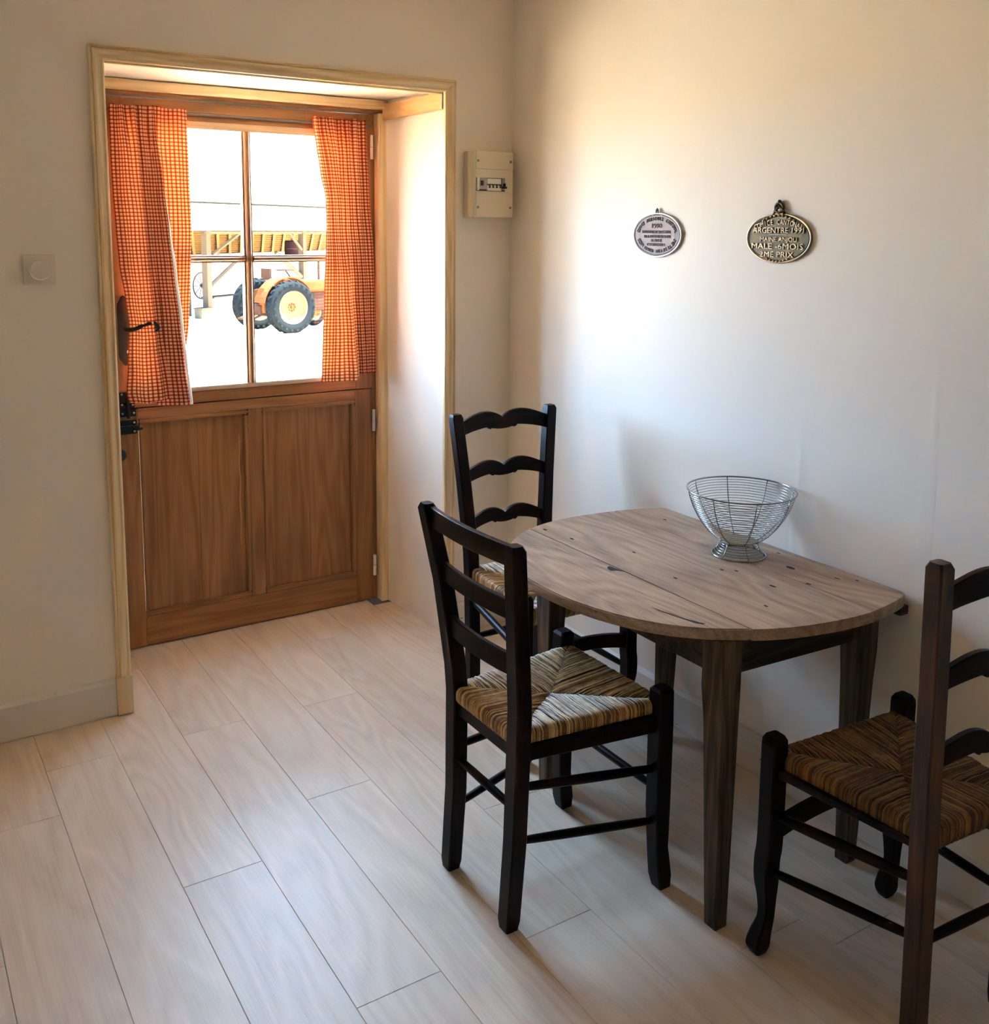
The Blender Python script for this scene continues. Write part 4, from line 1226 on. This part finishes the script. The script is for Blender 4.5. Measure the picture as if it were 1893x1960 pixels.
# ------------------------------------------------------------------ outdoors (yard is a step below the floor)
OS = 1.25
def out(p):
    p = Vector(p); return CAM + (p - CAM) * OS
GZ = CAM.z + (-0.4 - CAM.z) * OS
YARD = plain('pale_gravel', (0.62, 0.50, 0.34, 1), 0.9, var=0.06, vscale=3)
yd = struct(box('yard_ground', -60, 60, 0.62, 90, GZ - 0.3, GZ, YARD))
yd.name = 'ground'
STEP = plain('step_stone', (0.45, 0.40, 0.32, 1), 0.9, var=0.1)
st_ = thing('stone_steps', 'pale stone steps outside the door', 'steps', (-0.83, 0.62, GZ))
for i in range(4):
    box('step', -0.8, 0.8, 0.001, 1.3 - 0.3 * i, 0.001 + i * (-GZ - 0.06) / 4, (i + 1) * (-GZ - 0.06) / 4, STEP, st_, 0.01)

# barn
BP = Vector((4.139, 17.738, -0.4)); ba = math.radians(55)
be = Vector((math.sin(ba), math.cos(ba), 0)); bn = Vector((-math.cos(ba), math.sin(ba), 0))
def bw(s, dd, z):
    """barn coordinates: s along the front, dd behind the front plane, z height"""
    return out(BP + be * s + bn * dd + Vector((0, 0, z + 0.4)))
def bhexa(name, s0, s1, d0, d1, z0, z1, mat, parent, dz=0.0):
    c = [(s0, d0, z0), (s1, d0, z0), (s1, d1, z0 + dz), (s0, d1, z0 + dz), (s0, d0, z1), (s1, d0, z1), (s1, d1, z1 + dz), (s0, d1, z1 + dz)]
    inv = parent.matrix_basis.inverted() if parent else Matrix.Identity(4)
    return hexa(name, [inv @ bw(*q) for q in c], mat, parent)
def bbar(name, a, b, w, mat, parent):
    bm = bmesh.new(); inv = parent.matrix_basis.inverted()
    add_tube(bm, [inv @ bw(*a), inv @ bw(*b)], w * OS, 5)
    return obj(name, bm, mat, parent)
LIME = plain('limewashed_wall', (0.22, 0.20, 0.17, 1), 0.9, var=0.05, vscale=2)
TIMB = plain('weathered_timber', (0.0125, 0.0120, 0.0115, 1), 1.0, spec=0.0, var=0.3, vscale=4)
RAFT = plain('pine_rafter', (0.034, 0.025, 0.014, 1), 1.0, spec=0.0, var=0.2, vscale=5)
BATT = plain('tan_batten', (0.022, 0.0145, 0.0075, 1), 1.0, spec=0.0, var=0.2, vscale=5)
def tile_mat():
    k = NT('clay_roof_tiles')
    tc = k.obj_coord(False)
    n = k.noise(k.mapping(tc, (2.2, 2.2, 14)), 1.0, 3, 0.7)
    c = k.ramp(n, [(0.31, (0.0010, 0.0010, 0.0011, 1)), (0.335, (0.20, 0.18, 0.15, 1)), (1.0, (0.28, 0.25, 0.21, 1))])
    k.set(Base_Color=c, Roughness=0.9)
    return k.m
TILES = tile_mat()
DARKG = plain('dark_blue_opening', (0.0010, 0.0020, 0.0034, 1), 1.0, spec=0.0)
barn = thing('barn', 'sunlit limewashed barn with an open timber shed beyond the door glass', 'barn', tuple(bw(0, 0, -0.4)))
# main barn behind, big roof
bhexa('barn_wall', -8, 12, 4.4, 5.0, -0.4, 2.30, LIME, barn)
def slab(name, pts, th, mat, parent):
    inv = parent.matrix_basis.inverted()
    lo = [inv @ bw(*p) for p in pts]; hi = [p + Vector((0, 0, th)) for p in lo]
    return hexa(name, lo + hi, mat, parent)
slab('main_roof', [(-9, 0.25, 2.03), (13, 0.25, 2.03), (13, 6.5, 6.6), (-9, 6.5, 6.6)], 0.10, TILES, barn)
slab('gutter', [(-9, 0.18, 1.955), (13, 0.18, 1.955), (13, 0.28, 1.955), (-9, 0.28, 1.955)], 0.045, plain('zinc_gutter', (0.0024, 0.0024, 0.0024, 1), 1.0, spec=0.0), barn)
bhexa('upper_wall', -0.10, 12, 0.32, 0.5, 1.55, 2.03, LIME, barn)
bhexa('upper_wall', -8, -0.45, 0.32, 0.5, 1.40, 2.3, LIME, barn)
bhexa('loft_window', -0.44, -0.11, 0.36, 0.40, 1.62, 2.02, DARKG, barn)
# lean-to shed roof: slopes down towards the front
slab('shed_roof', [(-2.0, -0.75, 1.42), (4.9, -0.75, 1.42), (4.9, 0.30, 1.72), (-2.0, 0.30, 1.72)], 0.04, TILES, barn)
slab('eave_board', [(-2.0, -0.80, 1.40), (4.9, -0.80, 1.40), (4.9, -0.75, 1.40), (-2.0, -0.75, 1.40)], 0.05, LIME, barn)
# underside of the shed's rear slope: rafters and battens running down to the low back wall
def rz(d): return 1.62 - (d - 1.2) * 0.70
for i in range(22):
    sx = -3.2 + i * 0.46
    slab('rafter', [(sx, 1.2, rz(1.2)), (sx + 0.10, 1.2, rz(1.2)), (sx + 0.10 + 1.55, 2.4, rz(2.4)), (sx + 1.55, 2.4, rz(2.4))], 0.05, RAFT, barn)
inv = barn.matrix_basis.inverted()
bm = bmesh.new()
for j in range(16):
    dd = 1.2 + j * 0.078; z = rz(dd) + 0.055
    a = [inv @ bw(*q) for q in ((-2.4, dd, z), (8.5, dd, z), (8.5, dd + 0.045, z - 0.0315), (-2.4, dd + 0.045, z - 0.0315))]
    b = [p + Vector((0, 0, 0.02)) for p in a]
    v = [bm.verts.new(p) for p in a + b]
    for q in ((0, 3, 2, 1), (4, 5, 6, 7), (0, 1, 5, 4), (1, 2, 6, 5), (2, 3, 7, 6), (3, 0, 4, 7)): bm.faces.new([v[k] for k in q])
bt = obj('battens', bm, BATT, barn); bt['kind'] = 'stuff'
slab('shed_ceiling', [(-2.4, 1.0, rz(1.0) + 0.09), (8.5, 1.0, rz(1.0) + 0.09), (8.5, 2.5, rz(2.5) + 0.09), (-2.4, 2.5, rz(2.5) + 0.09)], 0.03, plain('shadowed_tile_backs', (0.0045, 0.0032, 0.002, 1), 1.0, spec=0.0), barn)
bhexa('shed_low_wall', -2.4, 8.5, 2.35, 2.5, -0.4, 0.72, LIME, barn)
# posts and braces
bhexa('post', -0.07, 0.07, -0.05, 0.09, -0.4, 1.40, TIMB, barn)
bhexa('post', -0.22, -0.12, 0.35, 0.45, -0.4, 1.40, TIMB, barn)
bhexa('post', 3.52, 3.66, -0.05, 0.09, -0.4, 1.40, TIMB, barn)
bbar('brace', (0.07, 0.0, 0.23), (1.10, 0.0, 0.80), 0.045, TIMB, barn); bbar('brace', (0.55, 0.3, 0.88), (1.15, 0.0, 1.36), 0.04, TIMB, barn)
bbar('brace', (2.45, 0.0, 0.90), (3.50, 0.0, 0.30), 0.05, TIMB, barn); bbar('brace', (3.0, 0.0, 1.36), (3.52, 0.0, 0.95), 0.04, TIMB, barn)
bbar('tie_beam', (-0.1, 0.0, 1.37), (4.9, 0.0, 1.36), 0.05, TIMB, barn)

# cart wheel, trough and crate under the shed
def place(name, label, cat, s, dd, z):
    return thing(name, label, cat, tuple(bw(s, dd, z)), -(ba - PI / 2))
cw = place('cart_wheel', 'old spoked cart wheel under the barn shed', 'wheel', 0.92, 0.9, 0.18)
bm = bmesh.new(); add_ringtube(bm, 0, 0, 0, 0.36, 0.022, 40, 6, 'y'); obj('rim', bm, TIMB, cw)
bm = bmesh.new(); add_disc(bm, (0, 0.03, 0), 0.05, 0.08, (0, -1, 0), 16); obj('hub', bm, TIMB, cw)
for i in range(10):
    q = 2 * PI * i / 10
    bm = bmesh.new(); add_tube(bm, [(0.05 * math.cos(q), 0, 0.05 * math.sin(q)), (0.35 * math.cos(q), 0, 0.35 * math.sin(q))], 0.012, 5); obj('spoke', bm, TIMB, cw)
tr = place('stone_trough', 'pale block trough on the ground before the barn shed', 'trough', 0.80, 0.05, -0.4)
box('trough_body', -0.75, 0.45, -0.05, 0.30, 0.0, 0.46, LIME, tr, 0.02)
box('trough_rim', -0.80, 0.50, -0.09, 0.34, 0.461, 0.50, TIMB, tr, 0.01)
cr = place('grey_crate', 'small grey crate beside the barn post', 'crate', -0.36, -0.15, -0.4)
box('crate_body', -0.20, 0.22, -0.12, 0.12, 0.0, 0.24, plain('grey_crate_paint', (0.013, 0.015, 0.014, 1), 1.0, spec=0.0), cr, 0.01)
box('crate_rim', -0.22, 0.24, -0.14, 0.14, 0.241, 0.275, TIMB, cr, 0.005)
bn_ = place('barrel', 'dark barrel under the eaves of the barn shed', 'barrel', 4.0, 0.6, 0.75)
bm = bmesh.new(); add_disc(bm, (0, 0, 0), 0.22, 0.5, (0, 0, 1), 20, 0.03); obj('barrel_body', bm, plain('plum_drum', (0.004, 0.0022, 0.0035, 1), 1.0, spec=0.0), bn_)
bm = bmesh.new(); add_ringtube(bm, 0, 0, 0.25, 0.222, 0.008, 24, 5); obj('hoop', bm, TIMB, bn_)
box('shelf_board', -0.5, 0.5, -0.3, 0.3, -0.04, -0.001, TIMB, bn_)

# tractor -----------------------------------------------------------
TO = out((4.474, 13.905, -0.4))
ta = math.radians(78)
tt = thing('tractor', 'old orange tractor with a big rear wheel parked before the barn', 'tractor', tuple(TO), PI / 2 - ta)
# local: x = towards its front (right in the picture), -y = towards the house, z up. sizes are true sizes (already scaled by OS)
def sc(v): return v * OS
TYRE = plain('dusty_black_rubber', (0.0012, 0.0019, 0.0030, 1), 1.0, spec=0.0, var=0.35, vscale=7)
ORG = plain('faded_orange_paint', (0.022, 0.0055, 0.0022, 1), 1.0, spec=0.02, var=0.2, vscale=5)
CREAM = plain('cream_wheel_paint', (0.035, 0.019, 0.0095, 1), 1.0, spec=0.02, var=0.1, vscale=6)
GREYM = plain('grey_engine_metal', (0.0055, 0.0038, 0.0036, 1), 1.0, 0.0, spec=0.0, var=0.4, vscale=12)
def tractor_wheel(parent, x, y, z, R, rr, w, lugs=True, nm='rear_wheel'):
    h = bpy.data.objects.new(nm, None); COL.objects.link(h); h.parent = parent; h.location = (x, y, z)
    bm = bmesh.new()
    n = 48
    prof_ = [(rr, -w * .42), (rr + (R - rr) * .35, -w * .52), (R - .05, -w * .50), (R, -w * .40), (R, w * .40), (R - .05, w * .50), (rr + (R - rr) * .35, w * .52), (rr, w * .42)]
    rings = [[bm.verts.new((r_ * math.cos(2 * PI * k / n), yy, r_ * math.sin(2 * PI * k / n))) for k in range(n)] for r_, yy in prof_]
    for i in range(len(rings)):
        a, b = rings[i], rings[(i + 1) % len(rings)]
        for k in range(n): bm.faces.new((a[k], a[(k + 1) % n], b[(k + 1) % n], b[k]))
    if lugs:
        for k in range(22):
            q = 2 * PI * k / 22
            for s in (-1, 1):
                qq = q + (0.07 if s > 0 else 0)
                d = Vector((math.cos(qq), 0, math.sin(qq))); tg = Vector((-math.sin(qq), 0, math.cos(qq)))
                d2 = Vector((math.cos(qq + .16), 0, math.sin(qq + .16))); tg2 = Vector((-math.sin(qq + .16), 0, math.cos(qq + .16)))
                o0 = d * (R - .09) + Vector((0, s * w * .53, 0)); o1 = d2 * (R - .01)
                vs = [o0 - tg * .028, o0 + tg * .028, o1 + tg2 * .028, o1 - tg2 * .028]
                vv = [bm.verts.new(p) for p in vs] + [bm.verts.new(p + (d * .045 + Vector((0, s * .014, 0)))) for p in vs]
                for f_ in ((0, 1, 2, 3), (4, 7, 6, 5), (0, 4, 5, 1), (1, 5, 6, 2), (2, 6, 7, 3), (3, 7, 4, 0)): bm.faces.new([vv[i_] for i_ in f_])
    obj('tyre', bm, TYRE, h, smooth=True, angle=35)
    bm = bmesh.new()
    pr = [(rr, -w * .44), (rr - .03, -w * .40), (rr - .05, -w * .22), (rr * .55, -w * .12), (rr * .25, -w * .18), (0.001, -w * .18)]
    rings = [[bm.verts.new((r_ * math.cos(2 * PI * k / n), yy, r_ * math.sin(2 * PI * k / n))) for k in range(n)] for r_, yy in pr]
    for a, b in zip(rings, rings[1:]):
        for k in range(n): bm.faces.new((a[k], a[(k + 1) % n], b[(k + 1) % n], b[k]))
    obj('rim_disc', bm, CREAM, h, smooth=True, angle=40)
    bm = bmesh.new()
    for k in range(8):
        q = 2 * PI * k / 8
        add_disc(bm, (rr * .22 * math.cos(q), -w * .16, rr * .22 * math.sin(q)), 0.022, 0.03, (0, -1, 0), 8)
    add_disc(bm, (0, -w * .16, 0), rr * .10, 0.05, (0, -1, 0), 16)
    ob = obj('wheel_bolts', bm, ORG, h); ob['kind'] = 'stuff'
    return h
R1 = 0.575
tractor_wheel(tt, 0, 0, R1 + 0.0, R1, 0.37, 0.30)
tractor_wheel(tt, -0.10, 1.25, R1, R1, 0.37, 0.30)
tractor_wheel(tt, 1.35, 0.10, 0.32, 0.32, 0.19, 0.15, False, 'front_wheel')
tractor_wheel(tt, 1.35, 1.10, 0.32, 0.32, 0.19, 0.15, False, 'front_wheel')
# fenders
def fender(y0, y1, x):
    bm = bmesh.new(); A = []; B = []; A2 = []; B2 = []
    for i in range(13):
        q = math.radians(35 + 135 * i / 12); r_ = R1 + 0.10
        A.append(bm.verts.new((x + r_ * math.cos(q), y0, R1 + r_ * math.sin(q)))); B.append(bm.verts.new((x + r_ * math.cos(q), y1, R1 + r_ * math.sin(q))))
        A2.append(bm.verts.new((x + (r_ - .02) * math.cos(q), y0, R1 + (r_ - .02) * math.sin(q)))); B2.append(bm.verts.new((x + (r_ - .02) * math.cos(q), y1, R1 + (r_ - .02) * math.sin(q))))
    for i in range(12):
        bm.faces.new((A[i], A[i + 1], B[i + 1], B[i])); bm.faces.new((A2[i], B2[i], B2[i + 1], A2[i + 1]))
        bm.faces.new((A[i], A2[i], A2[i + 1], A[i + 1])); bm.faces.new((B[i], B[i + 1], B2[i + 1], B2[i]))
    bm.faces.new((A[0], B[0], B2[0], A2[0])); bm.faces.new((A[-1], A2[-1], B2[-1], B[-1]))
    return obj('fender', bm, ORG, tt)
fender(0.02, 0.42, 0.0)
box('rear_axle_housing', -0.30, 0.20, 0.30, 0.95, 0.34, 0.78, ORG, tt, 0.05)
box('engine_hood', 0.62, 1.75, 0.42, 0.86, 0.86, 1.14, ORG, tt, 0.05)
box('engine_block', 0.45, 1.60, 0.46, 0.82, 0.42, 0.86, GREYM, tt, 0.03)
box('side_frame', -0.62, -0.40, 0.28, 0.95, 0.40, 0.62, GREYM, tt, 0.02)
box('side_panel', -0.56, -0.34, 0.20, 0.40, 0.45, 1.02, ORG, tt, 0.03)
box('radiator_grille', 1.755, 1.80, 0.44, 0.84, 0.55, 1.12, GREYM, tt, 0.01)
box('fuel_tank', 0.10, 0.60, 0.44, 0.84, 0.95, 1.22, ORG, tt, 0.05)
bm = bmesh.new(); add_ringtube(bm, 0.28, 0.62, 1.38, 0.19, 0.016, 28, 6); add_tube(bm, [(0.28, 0.62, 1.38), (0.50, 0.62, 1.1)], 0.018, 6); obj('steering_wheel', bm, GREYM, tt)
bm = bmesh.new(); add_box(bm, -0.20, 0.08, 0.45, 0.82, 1.16, 1.22); add_box(bm, -0.24, -0.19, 0.45, 0.82, 1.20, 1.42); obj('seat', bm, GREYM, tt)
bm = bmesh.new(); add_tube(bm, [(1.15, 0.55, 1.12), (1.15, 0.55, 1.62)], 0.03, 10); obj('exhaust_pipe', bm, GREYM, tt)
bm = bmesh.new(); add_tube(bm, [(-0.30, 0.35, 0.50), (-0.85, 0.25, 0.32)], 0.025, 6); add_tube(bm, [(-0.30, 0.75, 0.50), (-0.85, 0.75, 0.32)], 0.025, 6); add_tube(bm, [(-0.85, 0.2, 0.32), (-0.85, 0.8, 0.32)], 0.025, 6)
obj('hitch_arms', bm, GREYM, tt)
